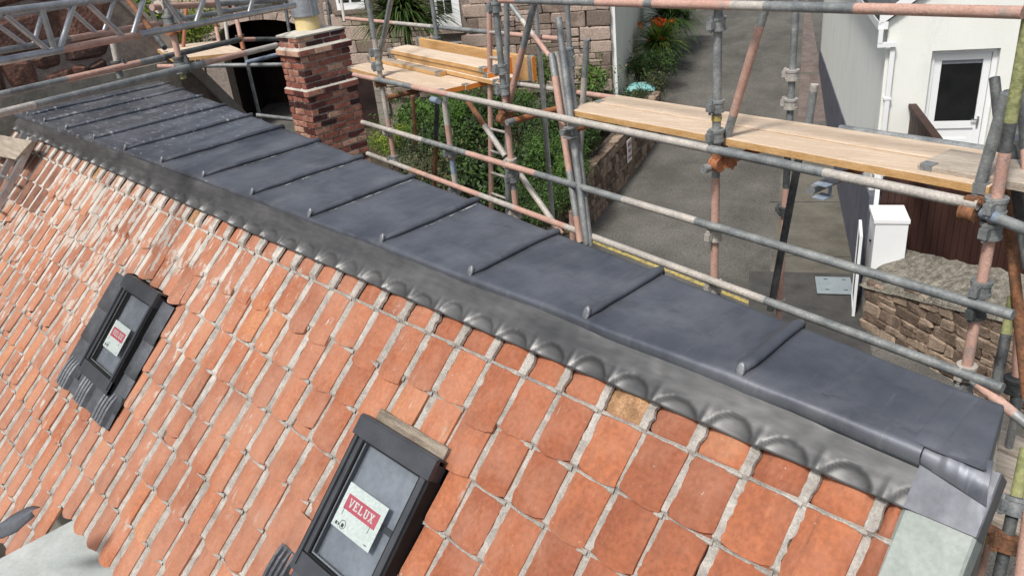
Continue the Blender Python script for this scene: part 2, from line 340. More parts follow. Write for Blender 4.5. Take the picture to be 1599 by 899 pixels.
# lane frame: a across, v up the lane, from the white house's street corner
HC = V(*(-4.3025, 11.7498, -4.0633)); HC.z = 0; LV = V(*(-0.497, 0.8677), 0); LA = V(*(0.8677, 0.497), 0)
def LP(a, v, z): return HC + LA * a + LV * v + UP * z
KV = [(-60, -6.05), (-1, -6.05), (5, -5.72), (9.2, -5.28), (13.7, -4.5), (30, -2.6), (60, .5), (140, 6)]
def lane_z(v):
    for (a, za), (b, zb) in zip(KV, KV[1:]):
        if v <= b: return za + (zb - za) * max(0, (v - a)) / (b - a)
    return KV[-1][1]
GZ = -6.05

# ---------------------------------------------------------------- ground, lane, pavement
def lane_sheet(name, m, a0, a1, v0, v1, dz, na=2, nv=40, afun=None):
    mb = MB(); P = []
    for i in range(nv + 1):
        v = v0 + (v1 - v0) * i / nv; lo, hi = (afun(v) if afun else (a0, a1))
        P.append([LP(lo + (hi - lo) * j / na, v, lane_z(v) + dz) for j in range(na + 1)])
    mb.grid([list(r) for r in zip(*P)][::-1] if False else P)
    for k, f in enumerate(mb.f): mb.f[k] = f[::-1]
    o = mb.build(name, m, smooth=True); return tag(o, kind='structure')
lane_sheet('ground', soil, -150, 150, -150, 139, -.02, 40, 120)
lane_sheet('road', asphalt, -40, 30, -40, 139, 0, 10, 100)
lane_sheet('pavement', pavement, 0, 0, -.9, 13.2, .012, 2, 30, lambda v: (-1.75 + .062 * max(0, v + 1), .02))
lane_sheet('brick_paving', brickpave, 0, 0, 9.4, 40, .018, 2, 20, lambda v: (-.80 + .055 * (v - 9.4), .02))
lane_sheet('tarmac_patch', patchm, -2.05, -.02, -2.2, .88, .020, 1, 6)
for k, v in enumerate((1.6, 4.4, 7.4)):   # joints cut across the pavement
    mb = MB(); mb.obox(LP(-1.6, v, lane_z(v) + .0125), LA * 1.6, LV * .025, UP * .006); tag(mb.build('pavement_joint', patchm), kind='structure')
mb = MB(); ya, yb = V((-11.2453, 10.9041, -5.8462)), V((-6.8463, 10.4621, -5.9872)); yb.z = ya.z = 0
dv = (yb - ya); P = []
for i in range(13):
    p = ya + dv * (-.25 + 1.5 * i / 12); q = p + tx * .11
    P.append([V(p.x, p.y, lane_z((p - HC).dot(LV)) + .006), V(q.x, q.y, lane_z((q - HC).dot(LV)) + .006)])
mb.grid(P); mb.f = [f if True else f for f in mb.f]; tag(mb.build('road_line', yellow), kind='structure')
# steel cover
hx = MB(); z = lane_z(.4) + .024
hx.obox(LP(-.775, -.01, z), LA * .655, LV * .77, UP * .014)
for (a, v) in ((-.62, .6), (-.28, .6), (-.62, .14), (-.28, .14)): hx.obox(LP(a, v, z + .013), LA * .07, LV * .025, UP * .006, 1)
tag(hx.build('hatch_cover', [hatchm, patchm]), 'pale grey steel hatch cover set in the pavement', 'hatch cover')
# raised garden behind the retaining wall
def wall_line(v): return -5.75 + (v - 2.8) * .185 if v < 9.2 else -4.55
gm = MB(); P = []
for i in range(9):
    v = 2.95 + (9.0 - 2.95) * i / 8
    P.append([LP(wall_line(v) - .3 - 11.5 * j / 4, v, -4.72 + rnd(-.05, .05) - .25 * j / 4) for j in range(5)])
gm.grid(P)
gm.obox(LP(-17.5, 2.92, GZ - .1), LA * 11.4, LV * .1, UP * 1.3)
tag(gm.build('garden_bed', soil), kind='structure')

# ---------------------------------------------------------------- stones
def stone_mesh(name, m, k, rough=.10, ch=.14):
    rs = random.Random(k); mb = MB(); vs = []; fs = []
    # chamfered box: 24 verts
    idx = {}
    for ax in range(3):
        for sg in (-1, 1):
            for p in (-1, 1):
                for q in (-1, 1):
                    c = [0, 0, 0]; c[ax] = sg * .5; o1, o2 = (ax + 1) % 3, (ax + 2) % 3
                    c[o1] = p * (.5 - ch); c[o2] = q * (.5 - ch); idx[(ax, sg, p, q)] = len(vs)
                    vs.append(Vector(c))
    jit = {}
    for i, v in enumerate(vs):
        key = tuple(1 if x > 0 else -1 for x in v); j = jit.setdefault(key, Vector((rs.uniform(-rough, rough), rs.uniform(-rough, rough) * .6, rs.uniform(-rough, rough))))
        vs[i] = v + j + Vector((rs.uniform(-.02, .02),) * 3)
    import bmesh
    bm = bmesh.new(); bv = [bm.verts.new(v) for v in vs]; bmesh.ops.convex_hull(bm, input=bv)
    me = bpy.data.meshes.new(name); bm.to_mesh(me); bm.free(); me.materials.append(m); return me
STV = {}
def stones(kind, m, rough=.10, ch=.14, n=8):
    if kind not in STV: STV[kind] = [stone_mesh('stone_' + kind, m, 40 + i, rough, ch) for i in range(n)]
    return STV[kind]
def put_stone(name, me, c, eu, en, size, parent, roll=0):
    """size = (along, depth, height); local x = eu, y = into wall, z = up"""
    o = bpy.data.objects.new(name, me); COL.objects.link(o)
    eu, en = Vector(eu).normalized(), Vector(en).normalized()
    mt = Matrix((eu, -en, UP)).transposed()
    if roll: mt = mt @ Matrix.Rotation(roll, 3, 'Y')
    mt = mt @ Matrix.Diagonal(size); M4 = mt.to_4x4()
    if parent: o.parent = parent; M4.translation = Vector(c) - WLOC[parent.name]
    else: M4.translation = Vector(c)
    o.matrix_basis = M4; return o
def stone_rows(name, meshes, parent, o, eu, en, length, z0, z1, hr, wr, depth, skip=None, proud=.01, zf=None, gap=.015, split=0, roll=.03):
    o, eu, en = Vector(o), Vector(eu).normalized(), Vector(en).normalized(); z = z0; cnt = 0
    while z < z1 - .04:
        h = min(rnd(*hr), z1 - z)
        if z1 - z - h < hr[0] * .5: h = z1 - z
        u = rnd(-.1, 0)
        while u < length - .03:
            w = rnd(*wr); w = min(w, length - u)
            if length - u - w < wr[0] * .5: w = length - u
            u0 = max(u, 0); uc = (u0 + u + w) / 2; zc = z + h / 2; ww = u + w - u0
            if ww > .04 and not (skip and skip(uc, zc, ww, h)):
                p = o + eu * uc + UP * (zc + (zf(uc) if zf else 0)) - en * (depth / 2 - proud - rnd(-.006, .012))
                if split and random.random() < split and h > .2:
                    k_ = 2 if h < .34 else random.choice((2, 3)); fr_ = [0] + sorted(rnd(.25, .75) for _ in range(k_ - 1)) + [1]
                    for fa, fb in zip(fr_, fr_[1:]):
                        sp = [0, rnd(.35, .65), 1] if (random.random() < .5 and ww > .4) else [0, 1]
                        for ga, gb in zip(sp, sp[1:]):
                            if (fb - fa) * h > .06: put_stone(name, random.choice(meshes), p + eu * ww * ((ga + gb) / 2 - .5) + UP * h * ((fa + fb) / 2 - .5), eu, en, (ww * (gb - ga) - gap, depth, h * (fb - fa) - gap), parent, rnd(-roll, roll)); cnt += 1
                else:
                    put_stone(name, random.choice(meshes), p, eu, en, (ww - gap, depth, h - gap), parent, rnd(-roll, roll)); cnt += 1
            u += w
        z += h
    return cnt
rub = stones('rubble', rubble, .10, .12); gra = stones('granite', granite, .045, .08); grd = stones('dark', granite_d, .13, .2)

# garden retaining wall on the lane
rw0, rw1 = LP(-5.78, 2.85, 0), LP(-4.66, 8.95, 0); eu = (rw1 - rw0); rlen = eu.length; eu.normalize(); en = V(eu.y, -eu.x, 0)
rw = empty('retaining_wall', (rw0.x, rw0.y, -5.85), 'brown rubble stone retaining wall holding up the shrub garden beside the lane', 'wall')
zf = lambda u: lane_z(2.85 + u) * 1.0
mb = MB(); n = 12
top = lambda u: -4.45 + .02 * math.sin(u * 3) + (lane_z(2.85 + u) + 5.86) * .75
for i in range(n):
    u0, u1 = rlen * i / n, rlen * (i + 1) / n; p, q = rw0 + eu * u0, rw0 + eu * u1
    mb.box8([V(p.x, p.y, GZ - .2) - en * .03, V(q.x, q.y, GZ - .2) - en * .03, V(q.x, q.y, GZ - .2) - en * .35, V(p.x, p.y, GZ - .2) - en * .35,
             V(p.x, p.y, top(u0) - .04) - en * .03, V(q.x, q.y, top(u1) - .04) - en * .03, V(q.x, q.y, top(u1) - .04) - en * .35, V(p.x, p.y, top(u0) - .04) - en * .35])
mb.obox(rw0 - en * .06 + eu * .03 + UP * (GZ - .2), -en * 2.6, eu * .3, UP * (-4.55 - GZ + .2))
mb.build('core', rubblejoint, rw)
stone_rows('stone', rub, rw, rw0, eu, en, rlen, 0.0, 1.42, (.13, .26), (.16, .46), .22, proud=.02, zf=lambda u: -5.88 + (lane_z(2.85 + u) + 5.86) * .8, roll=.06)
stone_rows('stone', rub, rw, rw0 - en * 2.6, en, -eu, 2.6, 0.0, 1.42, (.14, .26), (.18, .44), .22, proud=.02, zf=lambda u: -5.90, roll=.06)
# its notice
sg = V((-11.5585, 14.2598, -5)); sgu = (sg - rw0).dot(eu)
sn = empty('notice_board', rw0 + eu * sgu + en * .05 + UP * -4.95, 'small white notice with dark red lettering fixed to the retaining wall', 'sign')
sc = rw0 + eu * sgu + en * .075 + UP * -4.83
mb = MB(); mb.obox(sc - eu * .17 - UP * .30, eu * .34, -en * .015, UP * .60); mb.build('board', signw, sn)
def text_mesh(name, body, size, o, ex, ey, m, parent, lift, extrude=.001, width=None):
    cu = bpy.data.curves.new(name, 'FONT'); cu.body = body; cu.size = size; cu.align_x = 'CENTER'; cu.align_y = 'CENTER'; cu.extrude = extrude; cu.offset = size * .02
    ob = bpy.data.objects.new(name, cu); COL.objects.link(ob); bpy.context.view_layer.update()
    me = bpy.data.meshes.new_from_object(ob.evaluated_get(bpy.context.evaluated_depsgraph_get())); bpy.data.objects.remove(ob)
    ex, ey = Vector(ex).normalized(), Vector(ey).normalized(); ez = ex.cross(ey)
    w = max(v.co.x for v in me.vertices) - min(v.co.x for v in me.vertices); sc_ = (width / w) if width else 1
    mb = MB(); mb.add([Vector(o) + ex * v.co.x * sc_ + ey * v.co.y + ez * (v.co.z + lift) for v in me.vertices], [tuple(p.vertices) for p in me.polygons])
    return mb.build(name, m, parent)
for k, (tx_, sz, wd) in enumerate((('PRIVATE', .12, .29), ('ROAD', .12, .20), ('NO PARKING', .075, .29))):
    text_mesh('lettering', tx_, sz, sc + UP * (.17 - .17 * k), eu, UP, signr, sn, .003, width=wd)

# ---------------------------------------------------------------- rubble wall with a broad sloping coping at the lane corner
w0 = V((-3.7968, 10.7476, -6.05)); w0.z = 0; eu2 = V(.911, -.413, 0).normalized(); en2 = V(eu2.y, -eu2.x, 0); wl = 4.2
bw = empty('rubble_wall', (w0.x, w0.y, GZ), 'brown rubble wall with a broad rough lichen-grey coping at the lane corner', 'wall')
wtop = lambda u: -5.14 + .22 * max(0, u)
mb = MB()
for k in range(14):
    u0, u1 = wl * k / 14, wl * (k + 1) / 14; a, b_ = w0 + eu2 * u0, w0 + eu2 * u1
    f0, f1 = UP * (GZ - .9), UP * (GZ - .9); t0, t1 = UP * (wtop(u0) - .03), UP * (wtop(u1) - .03); bk = -en2 * .8
    mb.box8([a - en2 * .05 + f0, b_ - en2 * .05 + f1, b_ + bk + f1, a + bk + f0, a - en2 * .05 + t0, b_ - en2 * .05 + t1, b_ + bk + t1, a + bk + t0])
mb.build('core', rubblejoint, bw)
rz = GZ - .75; row = 0
while rz < -4.3:
    hh = rnd(.12, .25); u = rnd(-.12, 0)
    while u < wl:
        w = rnd(.16, .52); uc = u + w / 2; zc = rz + hh / 2
        if zc < wtop(uc) - .02:
            if hh > .19 and random.random() < .4:
                for q in (-.25, .25): put_stone('stone', random.choice(rub), w0 + eu2 * uc + UP * (zc + q * hh) - en2 * (.095 - rnd(0, .016)), eu2, en2, (w - .004, .22, hh / 2 - .002), bw, rnd(-.07, .07))
            else: put_stone('stone', random.choice(rub), w0 + eu2 * uc + UP * zc - en2 * (.095 - rnd(-.004, .018)), eu2, en2, (w - .004, .22, hh - .002), bw, rnd(-.09, .09))
        u += w
    rz += hh
stone_rows('stone', rub, bw, w0 - en2 * .85, en2, -eu2, .85, GZ - .05, -5.1, (.12, .24), (.16, .4), .2, proud=.03, gap=.02, roll=.08)
mb = MB(); P = []
for i in range(90):
    u = -.16 + (wl + .16) * i / 89; row = []
    for j in range(26):
        w = -.06 + .92 * j / 25; p = w0 + eu2 * (u - .40 * min(1, max(0, w) / .5) * max(0, 1 - u / 1.2)) - en2 * w; ed = min(1, max(0, (u + .16) / .3)) ** .5 * min(1, max(0.0, (w + .06) / .16)) ** .5
        q = noise.noise(p * 4) * .04 + noise.noise(p * 11) * .022 + noise.noise(p * 26) * .012
        row.append(p + UP * (wtop(max(0, u)) - .09 + .13 * ed + .36 * max(0, w) * ed + q * (.3 + .7 * ed)))
    P.append(row)
mb.grid(P); mb.build('coping', coping, bw, smooth=True)

# ---------------------------------------------------------------- white house on the lane
wh = empty('white_house', LP(2, 3, GZ), 'white rendered house with half glazed door, slate-blue plinth and brown garage door', 'house')
PZ = -3.95; EZ = -.92
mb = MB()
# side wall to the lane above the plinth, front wall round the door opening, gable above
D0, D1, DZ0, DZ1 = .70, 1.70, -3.72, -1.44
TH = .3; RD = -3.55
def fr(u0, u1, z0, z1, off=0, th=TH): mb.obox(LP(u0, off, z0), LA * (u1 - u0), LV * th, UP * (z1 - z0))
fr(0, D0, RD, EZ); fr(D1, 7, RD, EZ); fr(D0, D1, DZ1, EZ); fr(D0, D1, RD, DZ0 + .0 if DZ0 > RD else RD + .001)
mb.add([LP(0, 0, EZ), LP(7, 0, EZ), LP(3.5, 0, EZ + 2.6), LP(0, TH, EZ), LP(7, TH, EZ), LP(3.5, TH, EZ + 2.6)], [(0, 1, 2), (5, 4, 3), (0, 2, 5, 3), (2, 1, 4, 5)])
mb.obox(LP(0, TH, PZ), LA * .3, LV * (13.7 - TH), UP * (EZ - PZ)); mb.obox(LP(0, 13.4, PZ), LA * 7, LV * .3, UP * (EZ - PZ)); mb.obox(LP(6.7, TH, GZ), LA * .3, LV * 13, UP * (EZ - GZ))
mb.build('wall', white, wh)
mb = MB(); mb.obox(LP(-.025, -.02, GZ - .3), LA * .3, LV * 13.74, UP * (PZ - GZ + .3)); mb.build('plinth', plinth, wh)
mb = MB()
for s_ in (-1, 1):
    e = -.16 if s_ < 0 else 7.16
    mb.box8([LP(e, -.06, EZ + .02), LP(3.5, -.06, EZ + 2.72), LP(3.5, 14, EZ + 2.72), LP(e, 14, EZ + .02), LP(e, -.06, EZ + .10), LP(3.5, -.06, EZ + 2.86), LP(3.5, 14, EZ + 2.86), LP(e, 14, EZ + .10)])
mb.build('roof', galv_d, wh)
mb = MB(); mb.box8([LP(-.16, -.10, EZ - .06), LP(3.5, -.10, EZ + 2.60), LP(3.5, -.062, EZ + 2.60), LP(-.16, -.062, EZ - .06), LP(-.16, -.10, EZ + .11), LP(3.5, -.10, EZ + 2.87), LP(3.5, -.062, EZ + 2.87), LP(-.16, -.062, EZ + .11)]); mb.build('bargeboard', upvc, wh)
# gutter and downpipe
mb = MB(); mb.obox(LP(-.17, -.1, EZ - .12), LA * .15, LV * 13.8, UP * .12); mb.build('gutter', upvc, wh)
mb = MB(); mb.obox(LP(-.16, -.14, EZ - .34), LA * .07, LV * .07, UP * .24); mb.obox(LP(-.16, -.14, EZ - .40), LA * .28, LV * .07, UP * .075)
mb.obox(LP(.05, -.09, -6.0), LA * .075, LV * .07, UP * (EZ - .40 + 6.0))
for z in (-2.2, -3.4, -4.6): mb.obox(LP(.03, -.1, z), LA * .115, LV * .09, UP * .035)
mb.build('downpipe', upvc, wh)
# door
dr = MB(); dd = .16
for (u0, u1, z0, z1) in ((D0, D0 + .075, DZ0, DZ1), (D1 - .075, D1, DZ0, DZ1), (D0 + .075, D1 - .075, DZ1 - .075, DZ1)): dr.obox(LP(u0, dd - .05, z0), LA * (u1 - u0), LV * .09, UP * (z1 - z0))
E0, E1, E2, E3 = D0 + .082, D1 - .082, DZ0 + .02, DZ1 - .082
GB = -2.66
for (u0, u1, z0, z1) in ((E0, E0 + .11, E2, E3), (E1 - .11, E1, E2, E3), (E0 + .11, E1 - .11, E3 - .11, E3), (E0 + .11, E1 - .11, GB - .12, GB), (E0 + .11, E1 - .11, E2, E2 + .14)): dr.obox(LP(u0, dd - .02, z0), LA * (u1 - u0), LV * .06, UP * (z1 - z0))
dr.obox(LP(E0 + .1, dd + .005, E2 + .1), LA * (E1 - E0 - .2), LV * .03, UP * (GB - .1 - E2 - .1))
dr.obox(LP(E0 + .2, dd - .01, E2 + .24), LA * (E1 - E0 - .4), LV * .02, UP * .5)
door = dr.build('door', upvc, wh)
mb = MB(); mb.obox(LP(E0 + .105, dd + .01, GB - .005), LA * (E1 - E0 - .21), LV * .012, UP * (E3 - .105 - GB)); mb.build('pane', glassdark, door)
mb = MB(); mb.obox(LP(E1 - .075, dd - .035, GB - .12), LA * .03, LV * .015, UP * .2); mb.obox(LP(E1 - .17, dd - .075, GB + .02), LA * .12, LV * .02, UP * .022); mb.obox(LP(E1 - .07, dd - .075, GB + .02), LA * .02, LV * .05, UP * .022); mb.build('handle', alu, door)
mb = MB(); mb.obox(LP(E0 + .105, dd + .004, E3 - .175), LA * (E1 - E0 - .21), LV * .008, UP * .07); mb.build('trickle_vent', lining, door)
mb = MB(); mb.obox(LP(D0 - .1, .6, RD - 1), LA * (D1 - D0 + .2), LV * .1, UP * 3); mb.build('hall_back', darkint, wh)
# garage door, terrace slab over it, brown side screen
mb = MB(); mb.obox(LP(.16, -.06, GZ), LA * 5, LV * .3, UP * (RD - .02 - GZ)); gd = mb.build('garage_door', brown, wh)
for k in range(44):
    mb = MB(); mb.obox(LP(.17 + k * .112, -.075, GZ + .02), LA * .098, LV * .016, UP * (RD - .12 - GZ)); mb.build('plank', brown, gd)
mb = MB(); mb.obox(LP(.0, -1.1, RD - .12), LA * 7, LV * 1.1, UP * .12)
l0, l1 = V((-3.8484, 12.0188, -2.28)), V((-2.6637, 10.0436, -2.28))
mb = MB(); ed = (l1 - l0); ed.z = 0; ll = ed.length; ed.normalize(); pn = V(ed.y, -ed.x, 0)
scr = None
for k in range(9):
    mb = MB(); mb.obox(V(l0.x, l0.y, -3.1) + ed * (k * ll / 9 + .006), ed * (ll / 9 - .012), pn * .045, UP * .74)
    if k == 0: scr = mb.build('screen', brown, wh)
    else: mb.build('plank', brown, scr)
mb = MB(); mb.obox(V(l0.x, l0.y, -2.36) - pn * .03, ed * ll, pn * .12, UP * .06); mb.build('rail', brown, scr)
mb = MB(); mb.obox(LP(.02, -.03, RD - .1), LA * .5, LV * .02, UP * .12); mb.build('threshold', upvc, wh)
# white meter cabinet behind the rubble wall, framed side gate
cb = empty('meter_cabinet', LP(.3, -.5, GZ), 'white box cabinet with an overhanging lid behind the rubble wall', 'cabinet')
c0 = (-.03, .54, -.86, -.12)
mb = MB(); mb.obox(LP(c0[0] + .03, c0[2] + .02, GZ), LA * (c0[1] - c0[0] - .05), LV * (c0[3] - c0[2] - .04), UP * (GZ * -1 - 4.14)); mb.build('body', upvc, cb)
mb = MB(); mb.obox(LP(c0[0], c0[2], -4.14), LA * (c0[1] - c0[0]), LV * (c0[3] - c0[2]), UP * .06); mb.build('lid', upvc, cb)
mb = MB(); mb.obox(LP(c0[0] - .0, c0[2] + .28, -4.6), LA * .03, LV * .05, UP * .03); mb.build('catch', black, cb)
sgt = empty('side_gate', LP(-.3, -.3, GZ), 'narrow white-framed side gate with slate-blue panel left of the cabinet', 'gate')
g0, g1 = LP(-.22, -.75, 0), LP(-.16, .02, 0); ge = (g1 - g0); gl = ge.length; ge.normalize(); gp = V(ge.y, -ge.x, 0)
mb = MB()
for (u0, u1, z0, z1) in ((0, .06, GZ, -4.42), (gl - .06, gl, GZ, -4.42), (.06, gl - .06, -4.48, -4.42), (.06, gl - .06, GZ + .05, GZ + .12)): mb.obox(g0 + ge * u0 + UP * z0, ge * (u1 - u0), gp * .05, UP * (z1 - z0))
mb.build('frame', upvc, sgt)
mb = MB(); mb.obox(g0 + ge * .06 + gp * .015 + UP * (GZ + .12), ge * (gl - .12), gp * .02, UP * (-4.48 - GZ - .12)); mb.build('panel', plinth, sgt)

# ---------------------------------------------------------------- granite house across the garden
PCc = V(*(-14.1027, 16.6086, -4.1544)); PCc.z = 0
def HP(u, o, z): return PCc - LA * u + LV * o + UP * z      # u left along the front, o into the house
sh = empty('granite_house', HP(4, 2, GZ), 'pink-grey granite house with white panelled openings across the garden', 'house')
ops = [(4.50, 5.42, -1.98, .3), (4.55, 5.25, -2.70, -2.33), (7.55, 8.6, -1.22, .2), (7.70, 8.85, -6, -3.3)]
def inside(uc, zc, w, h): return any(a - w * .45 < uc < b + w * .45 and c - h * .45 < zc < d_ + h * .45 for a, b, c, d_ in ops)
mb = MB(); TOPZ = 2.4
mb.obox(HP(9.5, .10, GZ - .2), LA * 9.5, LV * .4, UP * (TOPZ - GZ + .2)); 
# arch bay: u 9.5 .. 14.5
A0, A1, AS, AC = 9.75, 13.1, -1.80, -1.30
def archz(u):
    k = (u - (A0 + A1) / 2) / ((A1 - A0) / 2); return AS + (AC - AS) * math.sqrt(max(0, 1 - k * k)) if abs(k) < 1 else AS
mb.obox(HP(A0, .10, GZ - .2), LA * (A0 - 9.5), LV * .4, UP * (TOPZ - GZ + .2)); mb.obox(HP(17, .10, GZ - .2), LA * (17 - A1), LV * .4, UP * (TOPZ - GZ + .2))
for i in range(16):
    u0 = A0 + (A1 - A0) * i / 16; u1 = A0 + (A1 - A0) * (i + 1) / 16
    mb.box8([HP(u1, .1, archz(u1)), HP(u0, .1, archz(u0)), HP(u0, .5, archz(u0)), HP(u1, .5, archz(u1)), HP(u1, .1, TOPZ), HP(u0, .1, TOPZ), HP(u0, .5, TOPZ), HP(u1, .5, TOPZ)])
mb.build('wall', granjoint, sh)
mb = MB(); mb.obox(HP(14, 3.2, GZ - .1), LA * 5, LV * .2, UP * 7); mb.obox(HP(14, .52, GZ - .1), LA * .2, LV * 2.7, UP * 7); mb.obox(HP(9.4, .52, GZ - .1), LA * .2, LV * 2.7, UP * 7); mb.obox(HP(14, .52, AC + .6), LA * 5, LV * 2.7, UP * .2); mb.build('passage', darkint, sh)
for i in range(11):   # arch stones
    k0 = math.pi * i / 11; k1 = math.pi * (i + 1) / 11; cu, hu = (A0 + A1) / 2, (A1 - A0) / 2
    def ap(k, r): return HP(cu - math.cos(k) * hu * r, 0, 0) + UP * (AS + (AC - AS) * math.sin(k) * r + (r - 1) * .9 * math.sin(k))
    q = [ap(k0 + .012, 1), ap(k1 - .012, 1), ap(k1 - .012, 1.16), ap(k0 + .012, 1.16)]
    mb = MB(); mb.box8([p + LV * .3 for p in q] + [p - LV * rnd(.02, .04) for p in q]); mb.build('arch_stone', granite, sh)
stone_rows('block', gra, sh, HP(0, .0, 0), -LA, -LV, 9.0, -4.0, -.45, (.26, .46), (.30, .85), .2, skip=inside, proud=.012, roll=.015, gap=.02, split=.38)
stone_rows('block', gra, sh, HP(9.5, .0, 0), -LA, -LV, 5.5, -1.15, -.25, (.3, .42), (.4, .9), .2, skip=lambda u, z, w, h: z < archz(9.5 + u) + .45, proud=.012, roll=.008, gap=.018)
mb = MB(); mb.obox(HP(17, .5, TOPZ - .1), LA * 17.2, LV * 8, UP * .2); mb.build('roof', galv_d, sh)
mb = MB(); mb.obox(HP(.0, .12, GZ - .2), LA * .05, LV * 18, UP * (TOPZ - GZ)); mb.build('side_wall', cream, sh)
mb = MB(); mb.obox(HP(-.055, .14, GZ), LA * .08, LV * .12, UP * (TOPZ - GZ)); mb.build('corner_pipe', upvc, sh)
# white panelled door / window leaf with louvred panes
def white_leaf(u0, u1, z0, z1, panes, solid):
    mb = MB(); mb.obox(HP(u1, .06, z0), LA * (u1 - u0), LV * .06, UP * (z1 - z0)); w = mb.build('window', upvc, sh)
    for (a, b, c, d_) in panes:
        mb = MB(); mb.obox(HP(b, .045, c), LA * (b - a), LV * .03, UP * (d_ - c)); mb.build('pane', glassdark, w)
        k = c + .05
        while k < min(d_, c + .5):
            mb = MB(); mb.obox(HP(b - .01, .036, k), LA * (b - a - .02), LV * .02, UP * .012); mb.build('slat', velux, w); k += .06
    mb = MB(); mb.obox(HP(u1 + .1, -.06, z0 - .12), LA * (u1 - u0 + .2), LV * .2, UP * .11); mb.build('sill', granite, w)
white_leaf(4.52, 5.40, -1.96, .3, [(4.76, 4.98, -1.50, -1.12), (5.02, 5.22, -1.50, -1.12), (4.76, 4.98, -1.06, -.6), (5.02, 5.22, -1.06, -.6)], True)
white_leaf(4.57, 5.23, -2.68, -2.35, [(4.60, 4.88, -2.66, -2.38), (4.92, 5.20, -2.66, -2.38)], False)
white_leaf(7.6, 8.55, -1.2, .2, [(7.7, 8.02, -.98, -.2), (8.1, 8.45, -.98, -.2)], True)
mb = MB(); mb.obox(HP(8.82, .06, GZ), LA * 1.1, LV * .05, UP * (-3.32 - GZ)); mb.build('doorway', darkint, sh)
for k in range(7):
    mb = MB(); mb.obox(HP(7.72, -.03, -6.0 + k * .38), LA * (.30 if k % 2 else .42), LV * .12, UP * .365); mb.build('quoin', coping_c, sh)

# ---------------------------------------------------------------- neighbouring gable at the far end
GXP = -8.72
ng = empty('neighbour_gable', (GXP, 0, GZ), 'dark red-brown stone gable wall with sloping cement coping beyond the lead roof', 'house')
def rake(y): return .93 - (y - 1.40) * 1.52
mb = MB(); ys = [-4.5, -1.2, 1.4, 2.6, 4.2]
for y0, y1 in zip(ys, ys[1:]):
    r0, r1 = min(rake(y0), 3.2), min(rake(y1), 3.2)
    mb.box8([V(GXP, y0, GZ), V(GXP, y1, GZ), V(GXP - .4, y1, GZ), V(GXP - .4, y0, GZ), V(GXP, y0, r0), V(GXP, y1, r1), V(GXP - .4, y1, r1), V(GXP - .4, y0, r0)])
for k, f in enumerate(mb.f): mb.f[k] = f[::-1]
mb.build('wall', granjoint, ng)
mb = MB(); y0, y1 = -.6, 4.0
mb.box8([V(GXP + .10, y0, rake(y0) - .12), V(GXP + .10, y1, rake(y1) - .12), V(GXP - .4, y1, rake(y1) - .12), V(GXP - .4, y0, rake(y0) - .12),
         V(GXP + .10, y0, rake(y0) + .10), V(GXP + .10, y1, rake(y1) + .10), V(GXP - .4, y1, rake(y1) + .10), V(GXP - .4, y0, rake(y0) + .10)])
for k, f in enumerate(mb.f): mb.f[k] = f[::-1]
mb.build('coping', coping_c, ng)
mb = MB(); mb.obox(V(GXP + .07, -3.2, -1.9), V(-.05, 0, 0), V(0, 5.0, 0), V(0, 0, 2.05)); 
for k in range(len(mb.f)): mb.f[k] = mb.f[k][::-1]
mb.build('render_band', cement, ng)
stone_rows('stone', grd, ng, V(GXP, -2.0, 0), V(0, 1, 0), V(1, 0, 0), 3.9, .14, 1.75, (.2, .5), (.25, .75), .2, skip=lambda u, z, w, h: z + h / 2 > rake(-2.0 + u + w / 2) - .1, proud=.035, gap=.03, roll=.08, split=.35)

# ---------------------------------------------------------------- the cottage: lead top, tiled slope, roof windows
ct = empty('cottage', (-3.7, -.3, GZ), 'cottage with orange clay tile slope and dark grey lead-covered flat top', 'house')
XE = .735; XF = -8.40
def yback(x): return .325 - .1345 * x
YF = [(-9, -.075), (-8.2, -.07), (-4.4, -.040), (-1.8, -.058), (-.66, -.070), (.2, -.084), (.6, -.108), (.9, -.115)]
def yf0(x):
    for (a, p), (b, q) in zip(YF, YF[1:]):
        if x <= b: return p + (q - p) * (x - a) / (b - a)
    return YF[-1][1]
def yfront(x): return yf0(x) + .008 * noise.noise(V(x * 1.7, 3, 1))
def ztop(x, y): return .0055 * noise.noise(V(x * 2.4, y * 2.4, 5)) + .0045 * noise.noise(V(x * 6, y * 7, 2)) + .0012 * noise.noise(V(x * 17, y * 17, 2))
def xend(y): return .772 - .17 * (y + .15)
rolls = [-.69 * k for k in range(11)] + [-7.5, -8.05]
edges = [XE] + rolls + [XF]
for x1, x0 in zip(edges, edges[1:]):
    mb = MB(); P = []
    for i in range(25):
        x = x0 + (x1 - x0) * i / 24; yb_, yf = yback(x), yfront(x); row = []; tp = (i / 24 if x1 == XE else 0)
        for j in range(25):
            y = yf + (yb_ - yf) * j / 24; row.append(V(x + tp * (xend(y) - XE), y, ztop(x, y)))
        xs_ = x + tp * (xend(yb_) - XE); row += [V(xs_, yb_ + .012, -.012), V(xs_, yb_ + .016, -.06), V(xs_, yb_ + .014, -.16)]
        P.append(row)
    mb.grid(P); mb.build('lead_sheet', lead, ct, smooth=True)
prof = [(-.066, -.003), (-.052, .001), (-.036, .008), (-.022, .019), (-.009, .027), (.004, .029), (.015, .025), (.023, .015), (.020, .006), (.014, .000), (.018, -.004)]
